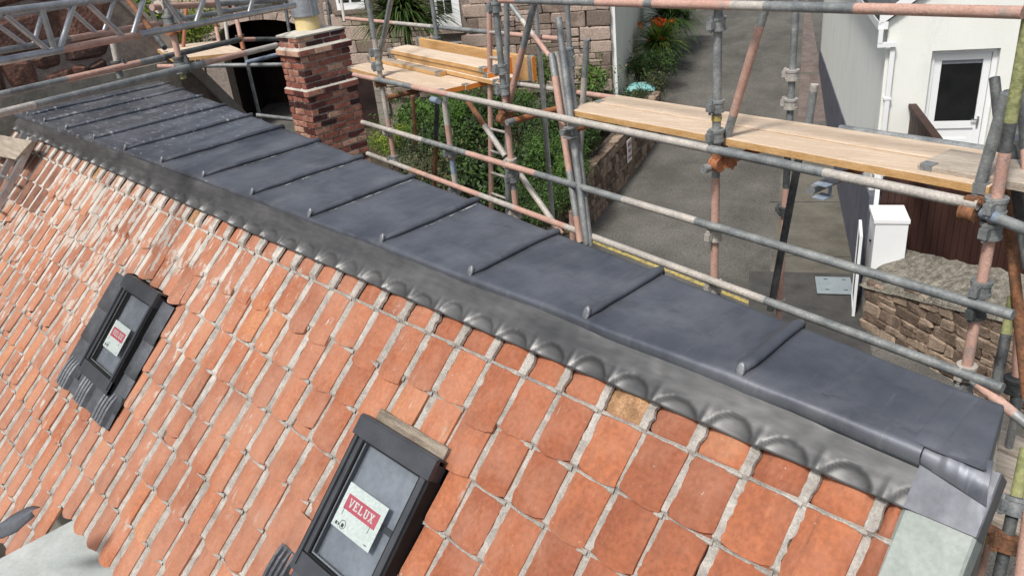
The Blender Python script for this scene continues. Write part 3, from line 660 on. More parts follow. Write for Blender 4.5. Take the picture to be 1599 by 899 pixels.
for k, x in enumerate(rolls):
    mb = MB(); P = []; yb_ = yback(x)
    for j in range(19):
        f = j / 18; y = yfront(x) + .012 + (yb_ + .018 - yfront(x) - .012) * f; sc_ = min(1, .55 + .45 * min(1, f * 9)); sc_ *= 1 if f < .97 else .8
        wv = .003 * noise.noise(V(x, y * 4, 1))
        P.append([V(x + wv + px * sc_, y, ztop(x, y) + pz * sc_) for px, pz in prof])
    P.append([V(x + px * .7, yb_ + .024, pz * .5 - .05) for px, pz in prof])
    mb.grid(P); r = mb.build('lead_roll', lead, ct, smooth=True)
    mb = MB(); cc = V(x, yfront(x) + .004, .014); n = 16
    e1 = V(1, 0, 0); e2 = V(0, .42, .9).normalized()
    q = lambda s_, o_: [cc + V(0, o_, 0) + e1 * math.cos(2 * math.pi * i / n) * .016 * s_ + e2 * math.sin(2 * math.pi * i / n) * .029 * s_ for i in range(n)]
    vs = q(1, .004) + q(1, -.004) + q(.8, -.0065) + [cc + V(0, -.0055, 0)]
    fs = []
    for a_ in (0, n): fs += [(a_ + i, a_ + (i + 1) % n, a_ + n + (i + 1) % n, a_ + n + i) for i in range(n)]
    fs += [(2 * n + i, 2 * n + (i + 1) % n, 3 * n) for i in range(n)]
    mb.add(vs, fs); mb.build('roll_end', lead_cap, r, smooth=True)
for k in (3, 4, 5, 6):   # whitish chalk run along the foot of some rolls
    mb = MB(); P = []; x = rolls[k]; y0_, y1_ = (.16, .02, .10, .25)[k - 3], 1
    for j in range(40):
        f = j / 39; y = y0_ + (yback(x) - y0_ - .03) * f; w = max(.0002, .0010 + .003 * noise.noise(V(x * 7, y * 14, 3)) + .002 * noise.noise(V(x, y * 50, 3)))
        P.append([V(x + .040 - w, y, ztop(x, y) + .0012), V(x + .040 + w, y, ztop(x, y) + .0014)])
    mb.grid(P); mb.build('chalk_line', fl_white, ct)
# overlaps: a flat lap beside the nearest roll and a welt by the gable
for (xa, xb) in ((.575, .640),):
    mb = MB(); P = []
    for j in range(15):
        y = yfront(xa) + (.004 if xa > 0 else .03) + (yback(xa) - yfront(xa) - .03) * j / 14
        w = 0
        z_ = -.007 if j == 0 else 0; P.append([V(xa - w - .006, y, ztop(xa, y) + .0005 + z_), V(xa - w, y, ztop(xa, y) + .005 + z_), V((xa + xb) / 2, y, ztop(xa, y) + .0055 + z_), V(xb, y, ztop(xb, y) + .005 + z_), V(xb + .006, y, ztop(xb, y) + .0005 + z_)])
    if xa > 0: pass
    mb.grid(P); mb.f = [f[::-1] for f in mb.f]; mb.build('lead_lap', lead, ct, smooth=True)
# rolled front nosing
mb = MB(); P = []; n = 420
for i in range(n + 1):
    x = XF + (.606 - XF) * i / n; yf = yfront(x); wv = .0025 * noise.noise(V(x * 6, 1, 9)) + .0035 * noise.noise(V(x * 2.2, 4, 9))
    P.append([V(x, yf + dy, dz + (wv if dz < -.003 else ztop(x, yf))) for dy, dz in ((.0005, .0006), (-.008, -.0005), (-.016, -.004), (-.022, -.011), (-.0245, -.020), (-.0245, -.032 + wv), (-.023, -.046 + wv), (-.020, -.060), (-.006, -.066))])
mb.grid(P); mb.f = [f[::-1] for f in mb.f]; mb.build('lead_nosing', lead, ct, smooth=True)
# apron dressed over the tile heads
JX = -.078; PITCH = .203; APN = -.032
def apron_n(x, s):
    s0_ = s; s = s + .03 * max(0, min(1, (-3 - x) / 4)); w = ((x - JX) / PITCH) % 1.0; k = int(math.floor((x - JX) / PITCH)); rs = random.Random(k * 13 + 5)
    cw, hw, hs, ht = .58 + rs.uniform(-.03, .04), .39 + rs.uniform(-.03, .03), .070 + rs.uniform(-.012, .014), .026 + rs.uniform(-.003, .005)
    e = 1 - ((w - cw) / hw) ** 2 - ((s - .140) / hs) ** 2
    h = ht * .80 * e ** .36 if e > 0 else 0
    cre = .010 * math.exp(-((w - .10) / .05) ** 2) * max(0, min(1, (s - .05) / .06))
    return APN + .018 * max(0, s) / .13 - h + cre * .7 + .0035 * noise.noise(V(x * 4, s * 12, 1)) + .0015 * noise.noise(V(x * 16, s * 30, 4))
mb = MB(); P = []; X0, X1 = -8.3, .618; nx = int((X1 - X0) / .008)
for i in range(nx + 1):
    x = X0 + (X1 - X0) * i / nx; se = .130 + .006 * noise.noise(V(x * 5, 0, 3)) - (.03 * max(0, min(1, (-3 - x) / 4)))
    row = [SP(x, -.06 + (se + .06) * j / 21, apron_n(x, -.06 + (se + .06) * j / 21)) for j in range(22)]
    row.append(SP(x, se + .001, apron_n(x, se) - .004)); row.append(SP(x, se - .004, apron_n(x, se) - .012)); P.append(row)
mb.grid(P); mb.f = [f[::-1] for f in mb.f]; mb.f = [f[::-1] for f in mb.f]; mb.build('lead_apron', lead_ap, ct, smooth=True)
# verge at the gable: folded lead over a grey cement strip
VN = -.024
mb = MB(); P = []
for i in range(9):
    x = .606 + (.797 - .606) * i / 8
    P.append([SP(x, s, VN + .0025 * noise.noise(V(x * 18, s * 18, 2))) for s in (-.06, -.02, .02, .06, .10, .127)] + [SP(x, .129, VN - .012)])
for n_ in (VN - .004, -.14): P.append([SP(.801, s, n_) for s in (-.06, -.02, .02, .06, .10, .127)] + [SP(.801, .129, n_)])
mb.grid(P); smooth_by_angle(mb.build('lead_verge', lead_new, ct), 35)
mb = MB(); P = []
for j in range(9):
    y = yfront(XE) + .005 + (yback(XE) - yfront(XE) - .005) * j / 8; xe = xend(y)
    P.append([V(xe - .003, y, .0012), V(xe + .003, y, -.003), V(xe + .006, y, -.02), V(xe + .008, y, -.16)])
mb.grid(P); mb.f = [f[::-1] for f in mb.f]; smooth_by_angle(mb.build('lead_end', lead, ct), 40)
mb = MB(); P = []   # the top sheet dressed down over the verge
for i in range(21):
    g = i / 20; y0_ = yfront(.7); x = .606 + (xend(y0_) + .012 - .606) * g; row = []
    low = SP(x + .018 * g, -.005 + .045 * g, VN + .007); hi_ = V(x - .004 * g, y0_ + .05, .0005); mid = V(x + .004 * g, y0_ - .020, -.002)
    wel = .005 if .30 < g < .62 else 0
    for j in range(11):
        f = j / 10; p = hi_ * (1 - f) ** 2 + mid * 2 * f * (1 - f) + low * f * f
        row.append(p + (EN * .7 + UP * .3) * (.002 * noise.noise(V(x * 30, f * 5, 3)) + wel))
    row.append(low - EN * .008); P.append(row)
mb.grid(P); mb.f = [f[::-1] for f in mb.f]; smooth_by_angle(mb.build('lead_corner', lead, ct), 45)
mb = MB(); P = []
for j in range(30):
    s = .128 + 2.1 * j / 29; w_ = .0015 * noise.noise(V(0, s * 8, 1))
    P.append([SP(.600, s, -.050), SP(.612, s, -.036), SP(.66, s, -.031 + w_), SP(.72, s, -.030 - w_), SP(.790, s, -.033), SP(.798, s, -.042), SP(.800, s, -.14)])
mb.grid(P); smooth_by_angle(mb.build('cement_verge', slate_g, ct), 30)
# walls under it all
mb = MB()
def prism(pts, x0, x1):
    n = len(pts); mb.add([V(x0, y, z) for y, z in pts] + [V(x1, y, z) for y, z in pts], [tuple(range(n - 1, -1, -1)), tuple(range(n, 2 * n))] + [(i, (i + 1) % n, n + (i + 1) % n, n + i) for i in range(n)])
ye = SP(0, 2.12, -.15)
mb.add([V(.78, ye.y, GZ), V(.78, yback(.78) - .05, GZ), V(XF, yback(XF) - .05, GZ), V(XF, ye.y, GZ), V(.78, ye.y, ye.z), V(.78, SP(0, -.02, -.15).y, -.14), V(.72, yback(.78) - .05, -.05), V(XF, yback(XF) - .05, -.05), V(XF, SP(0, -.02, -.15).y, -.14), V(XF, ye.y, ye.z)],
       [(0, 1, 6, 5, 4), (1, 2, 7, 6), (2, 3, 9, 8, 7), (3, 0, 4, 9), (5, 6, 7, 8), (4, 5, 8, 9)])
mb.build('wall', cement, ct)
mb = MB(); mb.obox(V(-3.70, ye.y - 3.0, ye.z - .25), V(6, 0, 0), V(0, 3.05, 0), V(0, 0, .20)); mb.build('flat_roof', flatgrey, ct)

# ---- tiles
W1 = (-1.545, -1.005, .675, 1.42)       # roof window openings (x0, x1, s0, s1)
W2 = (-4.40, -3.60, .70, 1.43)
TAILS = [.228 + .236 * k for k in range(8)] + [2.135]
TPROF = [(0, .000), (.10, .008), (.25, .0165), (.42, .0235), (.60, .0305), (.78, .0295), (.91, .0225), (1, .011)]
TT = .010; TN = -.076
def tprof(w):
    for (a, ha), (b, hb) in zip(TPROF, TPROF[1:]):
        if w <= b: return ha + (hb - ha) * (w - a) / (b - a)
    return TPROF[-1][1]
def tile_obj(x0, x1, s0, s1, w0, w1, m, rs, share):
    """one clay tile covering x0..x1 between head s0 and tail s1"""
    W, Ln = x1 - x0, s1 - s0; k = share
    if k is not None and k in TCACHE: me = TCACHE[k]
    else:
        mb = MB(); cols = [w0 + (w1 - w0) * i / 7 for i in range(8)]; P = []
        lean = rs.uniform(-.6, 1.2); sag = [rs.uniform(-.004, .004) for _ in range(8)]; sag = [(sag[max(0, i - 1)] + sag[i] + sag[min(7, i + 1)]) / 3 - .010 * abs(i / 3.5 - 1) ** 3 * rs.uniform(.5, 1.5) + .004 * (i / 3.5 - 1) * lean for i in range(8)]
        for (f, hb) in ((0, .0), (.5, .010), (.93, .0195), (1, .0180)):
            P.append([V((w - w0) / (w1 - w0) * W + rs.uniform(-.0012, .0012), -Ln * f - (sag[i] + .004 * math.sin(w * 3.1)) * (f > .9) - (.003 if f == 1 else 0), hb + TT + tprof(w) * (1 if f < .97 else .93)) for i, w in enumerate(cols)])
        mb.grid(P); tail = [p + V(0, .002, -TT) for p in P[3]]; mb.grid([P[3], tail])
        for ed in (0, 7):
            c = [r[ed] for r in P]; l = [p - V(0, 0, TT + .004) for p in c]; mb.grid([c, l] if ed == 0 else [l, c])
        me = bpy.data.meshes.new('roof_tile'); me.from_pydata(mb.v, [], [f[::-1] for f in mb.f]); me.materials.append(m)
        me.polygons.foreach_set('use_smooth', [True] * len(mb.f)); me.update()
        try: me.set_sharp_from_angle(angle=math.radians(50))
        except Exception: pass
        # faces should look outwards
        if me.polygons[0].normal.z < 0: me.flip_normals()
        if k is not None: TCACHE[k] = me
    o = bpy.data.objects.new('roof_tile', me)
    R3 = Matrix((EX, -ES, EN)).transposed() @ Matrix.Rotation(rs.uniform(-.020, .020), 3, 'Z') @ Matrix.Rotation(rs.uniform(-.016, .020), 3, 'Y')
    M4 = R3.to_4x4(); M4.translation = SP(x0 + rs.uniform(-.004, .004), s0 + rs.uniform(-.008, .008), TN + rs.uniform(-.001, .005)) - WLOC[ct.name]
    if s0 < .04: M4 = (Matrix((EX, -ES, EN)).transposed()).to_4x4(); M4.translation = SP(x0, s0, TN - .024) - WLOC[ct.name]
    o.parent = ct; o.matrix_basis = M4; return o
TCACHE = {}
def visible(x, s):
    p = SP(x, s, .02) - CAM; d = p.dot(cF)
    if d < .1: return None
    u, v = p.dot(cR) / d * .784, p.dot(cU) / d * .784      # half-width of the view = 1 / 1.568
    return d if abs(u) < .53 and abs(v) < .31 else None
def fillw(x): return .019 + .023 * max(0, min(1, (-.6 - x) / 2.4))      # bedding between columns widens up the roof
tl = []; joints = {}
for j in range(-41, 4):
    xl = JX + PITCH * j; xr = xl + PITCH
    for k, t1 in enumerate(TAILS + ([2.37, 2.60] if xl < -3.8 else [])):
        rs = random.Random(j * 97 + k * 31 + 11)
        t0 = (TAILS + [2.37, 2.60])[k - 1] if k else .03
        a, b = xl + fillw(xl) + rs.uniform(-.006, .007), min(xr + rs.uniform(-.005, .004), .606)
        wa, wb = 0.0, 1.0
        full = b < .60
        cut = False
        for (q0, q1, r0, r1) in (W1, W2):
            if (t0 + t1) / 2 > r0 and t0 + .04 < r1 and t1 > r0 + .03:
                if a > q0 - .015 and b < q1 + .015: cut = True; break
                if a < q0 < b: wb = (q0 - .012 - a) / (b - a) * wb; b = q0 - .012; full = False
                elif a < q1 < b: wa = (q1 + .004 - a) / (b - a); a = q1 + .004; full = False
        if cut or b - a < .035: continue
        h = (t0 - .045 if k > 1 else t0 + .003) if k else .03
        m = tile
        if xl < -6.75 and (k < 3): m = tile_brown  # darker, browner colour for the upper tiles at the far end
        if k == 0 and rs.random() < .14: m = tile_buff
        tl.append((a, b, h, t1, wa, wb, m, rs, (rs.randrange(24), k == 0, m.name, k >= 8, round(fillw(xl), 2)) if full else None, visible((a + b) / 2, (t0 + t1) / 2)))
vis = sorted([t for t in tl if t[9]], key=lambda t: t[9]); VIS_N = 295
near = vis[:VIS_N]; rest = [t for t in tl if not t[9]] + vis[VIS_N:]
for t in near: COL.objects.link(tile_obj(*t[:9]))
allv = MB(); mi = [tile, tile_brown, tile_buff]
for t in rest:
    o = tile_obj(*t[:9]); me = o.data; M4 = o.matrix_basis
    allv.add([M4 @ v.co + WLOC[ct.name] for v in me.vertices], [tuple(p.vertices) for p in me.polygons], mi.index(t[6])); bpy.data.objects.remove(o)
tag(smooth_by_angle(allv.build('roof_tiles', mi, ct), 50), kind='stuff')

# ---- lime bedding between and under the tiles
def course_h(s, x):
    T = TAILS + ([2.37, 2.60] if x < -3.8 else [])
    prev = .0
    if s < 0: return TN
    for t in T:
        if s <= t: return TN + .019 * (s - prev) / (t - prev)
        prev = t
    return TN + .019
mb = MB(); LIM = lambda x: 2.60 if x < -3.8 else 2.13
def inwin(x, s, pad=0): return any(q0 - .03 - pad < x < q1 + .03 + pad and r0 < s < r1 + (.14 if (q0 == W1[0] or 1) else 0) for q0, q1, r0, r1 in (W1, W2))
for j in range(-40, 4):
    x = JX + PITCH * j; ds = .016 if x > -2.5 else .026; n = int((LIM(x) - .10) / ds); row = []; fw = fillw(x)
    P = []
    for i in range(n + 1):
        s = .10 + ds * i
        if inwin(x, s):
            if len(P) > 1: mb.grid(P)
            P = []; continue
        cs = course_h(s, x); n1 = noise.noise(V(x * 50, s * 60, 1)); n2 = noise.noise(V(x * 50, s * 35, 7)); n3 = noise.noise(V(x * 30, s * 22, 3)); n4 = noise.noise(V(x * 60, s * 110, 5))
        xa = x - .004 + .004 * n1; xb = x + fw + .007 + .012 * n2 + .008 * n4 + .016 * max(0, n3)
        hi = cs + TT + .0085 + .003 * n3; lo = cs + TT + .0035 + .002 * n2; k1 = .0035 * noise.noise(V(x * 9, s * 7, 4))
        P.append([SP(xa - .006, s, hi - .016), SP(xa, s, hi), SP(x + fw * .25, s, hi - .001 + .002 * n4 + k1), SP(x + fw * .6, s, (hi + lo) / 2 + .002 * n1 + k1), SP(xb - .005, s, lo + .0045 + .001 * n4), SP(xb, s, lo + .0015), SP(xb + .002, s, lo - .014)])
    if len(P) > 1: mb.grid(P)
for (a, b, h, t1, wa, wb, m, rs, sh_, vz) in tl:   # squeezed out under each tail
    if t1 > LIM(a) - .02: continue
    P = []; amt = .5 + .5 * (a < -1.5)
    for i in range(15):
        f = i / 14; x = a - .012 + (b - a + .02) * f; w = wa + (wb - wa) * f; n1 = noise.noise(V(x * 70, t1 * 9, 3)); n2 = noise.noise(V(x * 26, t1 * 5, 8))
        up = TN + .018 + tprof(max(0, min(1, w))); lowt = TN + tprof(max(0, min(1, w))) + TT + .001
        ed = max(0, abs(f - .45) * 2 - .55); ex_ = .003 + max(0, .007 * n1 + .006 * n2) + .020 * ed * (1 if f > .5 else 1.0)
        sc_ = t1 + .004 * math.sin(w * 3.1)
        P.append([SP(x, sc_ - .004, up + .003), SP(x, sc_ + .0035, up + .001 - .004 * (1 - ed)), SP(x, sc_ + .004 + ex_ * .7, lowt + .004 + ed * .004), SP(x, sc_ + .005 + ex_, lowt - .001)])
    if not inwin((a + b) / 2, t1 + .02): mb.grid(P)
tag(mb.build('mortar', mortar, ct), kind='stuff')

# ---- roof windows
def SPw(x, s, n=0): return SP(x, s, n - .016)
def slab(mb, x0, x1, s0, s1, n0, n1, mi=0):
    mb.box8([SPw(x0, s1, n0), SPw(x1, s1, n0), SPw(x1, s0, n0), SPw(x0, s0, n0), SPw(x0, s1, n1), SPw(x1, s1, n1), SPw(x1, s0, n1), SPw(x0, s0, n1)], mi)
LET = {'V': [[(0, .88), (0, 1), (.36, 1), (.36, .88), (.30, .88), (.5, .3), (.70, .88), (.64, .88), (.64, 1), (1, 1), (1, .88), (.9, .88), (.6, 0), (.4, 0), (.1, .88)]],
       'E': [[(0, 0), (0, .12), (.1, .12), (.1, .88), (0, .88), (0, 1), (.86, 1), (.86, .72), (.76, .72), (.76, .86), (.34, .86), (.34, .58), (.52, .58), (.52, .68), (.62, .68), (.62, .34), (.52, .34), (.52, .44), (.34, .44), (.34, .14), (.78, .14), (.78, .3), (.9, .3), (.9, 0)]],
       'L': [[(0, 0), (0, .12), (.1, .12), (.1, .88), (0, .88), (0, 1), (.46, 1), (.46, .88), (.36, .88), (.36, .14), (.78, .14), (.78, .34), (.9, .34), (.9, 0)]],
       'U': [[(0, .88), (0, 1), (.44, 1), (.44, .88), (.35, .88), (.35, .25), (.42, .14), (.58, .14), (.68, .25), (.68, .88), (.58, .88), (.58, 1), (1, 1), (1, .88), (.9, .88), (.9, .2), (.72, 0), (.28, 0), (.1, .2), (.1, .88)]],
       'X': [[(0, .88), (0, 1), (.42, 1), (.42, .88), (.36, .88), (.5, .65), (.64, .88), (.58, .88), (.58, 1), (1, 1), (1, .88), (.9, .88), (.62, .5), (.9, .12), (1, .12), (1, 0), (.58, 0), (.58, .12), (.64, .12), (.5, .35), (.36, .12), (.42, .12), (.42, 0), (0, 0), (0, .12), (.1, .12), (.38, .5), (.1, .88)]]}
def ngon_tris(poly):
    from mathutils.geometry import tessellate_polygon
    return tessellate_polygon([[Vector((x, y, 0)) for x, y in poly]])
def roof_window(x0, x1, s0, s1, stk, flank):
    B = .056; HT = .060
    mb = MB()
    slab(mb, x0, x0 + B, s0 + .09, s1 - .085, -.02, HT - .012); slab(mb, x1 - B, x1, s0 + .09, s1 - .085, -.02, HT - .012)
    slab(mb, x0 + .004, x1 - .004, s0 + .02, s0 + .09, -.02, HT - .016); slab(mb, x0 + .004, x1 - .004, s1 - .085, s1 - .004, -.02, HT - .024)
    fr_ = smooth_by_angle(mb.build('roof_window', velux, ct), 30)
    WLOC[fr_.name] = WLOC[fr_.name]
    mb = MB(); slab(mb, x0 - .006, x1 + .006, s0, s0 + .088, HT - .016, HT + .008); slab(mb, x0 - .006, x1 + .006, s0 - .008, s0, HT - .05, HT + .002); mb.build('hood', velux, fr_)
    for xs_, xo in ((x0 + .012, x0 - .004), (x1 - .030, x1 - .008)):
        mb = MB(); slab(mb, xs_, xs_ + .018, s0 + .091, s1 - .02, HT - .012, HT + .002); mb.build('side_cover', velux, fr_)
        mb = MB(); slab(mb, xo, xo + .012, s0 + .091, s1, HT - .09, HT - .008); mb.build('side_skirt', black, fr_)
    mb = MB(); slab(mb, x0 - .004, x1 + .004, s1 - .080, s1, HT - .024, HT - .006); slab(mb, x0 - .004, x1 + .004, s1 - .002, s1 + .008, HT - .075, HT - .01); mb.build('bottom_cover', velux, fr_)
    g0, g1, h0, h1 = x0 + B, x1 - B, s0 + .091, s1 - .083
    mb = MB()
    for (a, b, c, d_) in ((g0, g0 + .008, h0, h1), (g1 - .008, g1, h0, h1), (g0 + .008, g1 - .008, h0, h0 + .008), (g0 + .008, g1 - .008, h1 - .008, h1)): slab(mb, a, b, c, d_, .02, HT - .014)
    mb.build('gasket', black, fr_)
    mb = MB(); slab(mb, g0 + .014, g1 - .014, h1 - .020, h1 - .013, HT - .027, HT - .021); slab(mb, g0 + .014, g0 + .018, h0 + .01, h1 - .02, HT - .027, HT - .021); mb.build('glazing_bead', alu, fr_)
    mb = MB(); slab(mb, g0 + .004, g1 - .004, h0 + .004, h1 - .004, .036, .040); mb.build('pane', pane_m, fr_)
    mb = MB(); slab(mb, g0 + .001, g1 - .001, h0 + .001, h1 - .001, -.012, -.006); mb.build('lining', lining, fr_)
    mb = MB(); slab(mb, g0 + .002, g1 - .002, h0 + .26, h0 + .285, -.005, .01, 0); mb.build('inner_bar', velux, fr_)
    a, b, c, d_ = stk
    mb = MB(); slab(mb, a, b, c, d_, .0335, .0348); st_ = mb.build('sticker', paper, fr_)
    wd, hg = b - a, d_ - c
    mb = MB(); slab(mb, a + wd * .09, b - wd * .09, c + hg * .22, c + hg * .56, .0349, .0351, 0)
    lw = wd * .66 / 5; lx0 = a + wd * .17
    for i, ch in enumerate('VELUX'):
        for poly in LET[ch]:
            pts = [SPw(lx0 + (i + px * .86) * lw, c + hg * .48 - py * hg * .19, .0354) for px, py in poly]
            mb.add(pts, [tuple(t_) for t_ in ngon_tris(poly)], 1)
    for (u, v_, du, dv_) in ((.07, .90, .05, .07), (.14, .90, .03, .06), (.80, .62, .012, .16), (.12, .62, .012, .16), (.84, .92, .07, .02)): slab(mb, a + wd * u, a + wd * (u + du), c + hg * (v_ - dv_ / 2), c + hg * (v_ + dv_ / 2), .0349, .0352, 2)
    cc_, n = (a + wd * .25, c + hg * .86), 20
    ring = [SPw(cc_[0] + math.cos(2 * math.pi * i / n) * wd * .075 * r_, cc_[1] + math.sin(2 * math.pi * i / n) * hg * .10 * r_, .0353) for r_ in (1, .86) for i in range(n)]
    mb.add(ring, [(i, (i + 1) % n, n + (i + 1) % n, n + i) for i in range(n)], 2); slab(mb, cc_[0] - wd * .03, cc_[0] + wd * .03, cc_[1] - .004, cc_[1] + .012, .0349, .0352, 2)
    for f in range(len(mb.f)): pass
    mb.build('print', [redprint, paper, ink], st_)
    # pleated apron below
    mb = MB(); P = []; n = 84; e0, e1 = (x0 - .22, x1 + .15) if flank else (x0 - .15, x1 + .05)
    for i in range(n + 1):
        x = e0 + (e1 - e0) * i / n; pl = (0, .030, .024, 0)[i % 4] if (i // 16) % 2 == 0 else 0
        P.append([SPw(x, s1 - .035, .020), SPw(x, s1 + .02, .012 + pl), SPw(x, s1 + .08, .010 + pl * 1.3), SPw(x, s1 + .175 + .006 * noise.noise(V(x * 9, 1, 1)), .008 + pl * 1.3), SPw(x, s1 + .175, -.02)])
    mb.grid(P); mb.build('pleated_apron', flash, fr_)
    if flank:   # side flashings in three lengths
        for k in range(3):
            sa, sb = s0 + .03 + .235 * k, s0 + .03 + .235 * (k + 1) + .03
            for (qa, qb, na, nb) in ((x1 - .01, x1 + .155, .010, .004), (x0 - .28, x0 + .01, .006, .010)):
                mb = MB(); P = []
                for i in range(7):
                    x = qa + (qb - qa) * i / 6; ww = (x - qa) / (qb - qa)
                    P.append([SPw(x, s, na + (nb - na) * ww + .010 * math.sin(ww * 3.1) + .004 * (2 - k) * 0 + .006 * f_) for s, f_ in ((sa, 0), ((sa + sb) / 2, .6), (sb, 1.2))] + [SPw(x, sb + .001, -.02)])
                mb.grid(P); mb.build('side_flashing', flash, fr_, smooth=True)
    return fr_
r1 = roof_window(-1.530, -1.012, .690, 1.405, (-1.435, -1.160, .965, 1.162), False)
r2 = roof_window(-4.255, -3.735, .715, 1.405, (-4.13, -3.885, 1.005, 1.192), True)
r1['label'] = 'dark grey roof window close to the camera, batten exposed above it'; r2['label'] = 'dark grey roof window higher up the picture with wide lead flashings'
mb = MB(); slab(mb, -1.50, -1.03, .632, .686, -.04, .010); slab(mb, -1.56, -1.545, .68, 1.40, -.05, .0); o = smooth_by_angle(mb.build('batten', oldwood, ct), 30)
mb = MB(); slab(mb, -1.62, -1.0, .66, 1.5, -.09, -.045); mb.build('underlay', black, ct); mb = MB(); slab(mb, -4.42, -3.58, .68, 1.45, -.09, -.045); mb.build('underlay', black, ct)
for k, (x, s, ang) in enumerate(((-3.66, .70, .25), (-1.62, 1.42, .03), (-4.12, .64, .1))):   # loose tiles round the openings
    rs = random.Random(300 + k); o = tile_obj(x - .09, x + .08, s - .2, s + .04, 0, 1, tile, rs, (k, 9)); COL.objects.link(o)
    o.matrix_basis = o.matrix_basis @ Matrix.Rotation(ang * .4, 4, 'Z') @ Matrix.Translation((0, 0, .026))
    o.name = 'roof_tile'

# ---------------------------------------------------------------- brick chimney
ch = empty('chimney_stack', (-6.35, 2.35, GZ), 'red and burnt brick chimney stack with two oversailing courses beside the lead roof', 'chimney')
cx1, cy0 = -6.20, 2.05; CW, CD = .40, .60; ctz = .47; CH = .0665; BL = .2
def brick_mesh(m, k):
    rs = random.Random(900 + k); return stone_mesh('brick', m, 900 + k, .025, .05)
bms = [brick_mesh(brick, i) for i in range(6)] + [brick_mesh(brickdark, i + 10) for i in range(3)]
def brick_course(z, px, py, off, par):
    """ring of bricks round a px by py plan centred on the shaft"""
    xa, xb, ya, yb = cx1 - CW / 2 - px / 2, cx1 - CW / 2 + px / 2, cy0 + CD / 2 - py / 2, cy0 + CD / 2 + py / 2
    for (o, eu_, en_, ln) in ((V(xb, ya, 0), V(0, 1, 0), V(1, 0, 0), py), (V(xa, ya, 0), V(1, 0, 0), V(0, -1, 0), px), (V(xb, yb, 0), V(-1, 0, 0), V(0, 1, 0), px), (V(xa, yb, 0), V(0, -1, 0), V(-1, 0, 0), py)):
        u = 0; first = True
        while u < ln - .02:
            w = (BL if not (first and off) else BL / 2) * rnd(.96, 1.03); w = min(w, ln - u)
            if ln - u - w < .05: w = ln - u
            put_stone('brick', random.choice(bms), o + eu_ * (u + w / 2) - en_ * (.05 - rnd(-.002, .002)) + UP * (z + CH / 2), eu_, en_, (w - .014, .1, CH - .015), par, rnd(-.01, .01)); u += w; first = False
for k in range(24):
    z = ctz - CH * (k + 1); gx = .026 if k in (2, 8) else (.0 if k > 8 else (-.0 if k > 2 else -.01)); e = .02 if k > 8 else 0
    brick_course(z, CW + 2 * gx + e, CD + 2 * gx + e, k % 2, ch)
mb = MB(); z0 = ctz - CH * 24
for (za, zb, e) in ((GZ, ctz - CH * 9, .0), (ctz - CH * 9, ctz - CH * 3, -.01), (ctz - CH * 9 + .005, ctz - CH * 8 - .006, .020), (ctz - CH * 3 + .005, ctz - CH * 2 - .006, .020), (ctz - CH * 2, ctz - .004, -.018)):
    mb.box((cx1 - CW - e + .006, cy0 - e + .006, za), (cx1 + e - .006, cy0 + CD + e - .006, zb))
mb.build('mortar', brickmortar, ch)
for (z, g) in ((ctz - CH * 2 + .001, .020), (ctz - CH * 8 + .001, .021)):   # mortar fillet on each oversailing course
    mb = MB(); xa, xb, ya, yb = cx1 - CW - g, cx1 + g, cy0 - g, cy0 + CD + g; d_ = .05
    mb.add([V(xa, ya, z - .008), V(xb, ya, z - .008), V(xb, yb, z - .008), V(xa, yb, z - .008), V(xa + d_, ya + d_, z + .03), V(xb - d_, ya + d_, z + .03), V(xb - d_, yb - d_, z + .03), V(xa + d_, yb - d_, z + .03)], [(0, 1, 5, 4), (1, 2, 6, 5), (2, 3, 7, 6), (3, 0, 4, 7)])
    mb.build('fillet', capmort, ch)
mb = MB(); P = []
for i in range(7):
    row = []
    for j in range(7):
        a_, b_ = i / 6, j / 6; ed = min(a_, 1 - a_, b_, 1 - b_)
        row.append(V(cx1 - CW + .0 + CW * a_, cy0 + CD * b_, ctz - .004 + .035 * min(1, ed * 2.4) ** .7 + .004 * noise.noise(V(a_ * 5, b_ * 5, 1))))
    P.append(row)
mb.grid(P); mb.box((cx1 - CW + .003, cy0 + .003, ctz - .02), (cx1 - .003, cy0 + CD - .003, ctz - .003)); mb.build('cap', capmort, ch)
pc = V(cx1 - CW * .52, cy0 + CD * .47, ctz + .02)
mb = MB(); mb.tube(pc, pc + UP * .17, .125, 28, r2=.118, cap=False); mb.tube(pc + UP * .15, pc + UP * .17, .118, 28, r2=.10); p_ = smooth_by_angle(mb.build('pot', pot, ch), 40)
mb = MB(); mb.tube(pc + UP * .13, pc + UP * .42, .138, 28); mb.tube(pc + UP * .135, pc + UP * .15, .143, 28); mb.tube(pc + UP * .42, pc + UP * .50, .10, 28); mb.obox(pc + V(.13, -.01, .13), V(.018, 0, 0), V(0, .02, 0), V(0, 0, .29)); smooth_by_angle(mb.build('cowl', zinc, p_), 40)

# ---------------------------------------------------------------- street-side scaffold
sf = empty('scaffold', SW(-1.2, .6, GZ), 'weathered tube and coupler scaffold along the street side of the roof', 'scaffold')
G, GD, GL, PK, OR, RU = galv, galv_d, galv_l, pink, orange, rust
def tb(name, a, b, segs): return smoothtube(name, a, b, segs, sf)
def std(px0, px1, t, zt, segs, name='standard'):
    """upright: two points give its foot position, runs from street to zt"""
    s = (px0 + px1) / 2; return tb(name, SW(s, t, GZ), SW(s, t, zt), segs)
def fz(z): return (z - GZ)
sA, sB, sC, sD, sE = -.003, 1.374, -3.805, -1.895, -2.745
std(sA, sA, 0, 1.6, [(.74, PK), (.805, PK), (1, G)])
std(sB, sB, 0, 1.35, [(.6, GD), (.72, G), (.79, PK), (.80, G), (.885, PK), (.90, GD), (1, mossy)])
std(sC, sC, 0, 1.6, [(.70, GL), (.77, PK), (.86, GL), (1, G)])
std(sD, sD, 0, 1.6, [(.74, PK), (.765, G), (.83, PK), (1, G)])
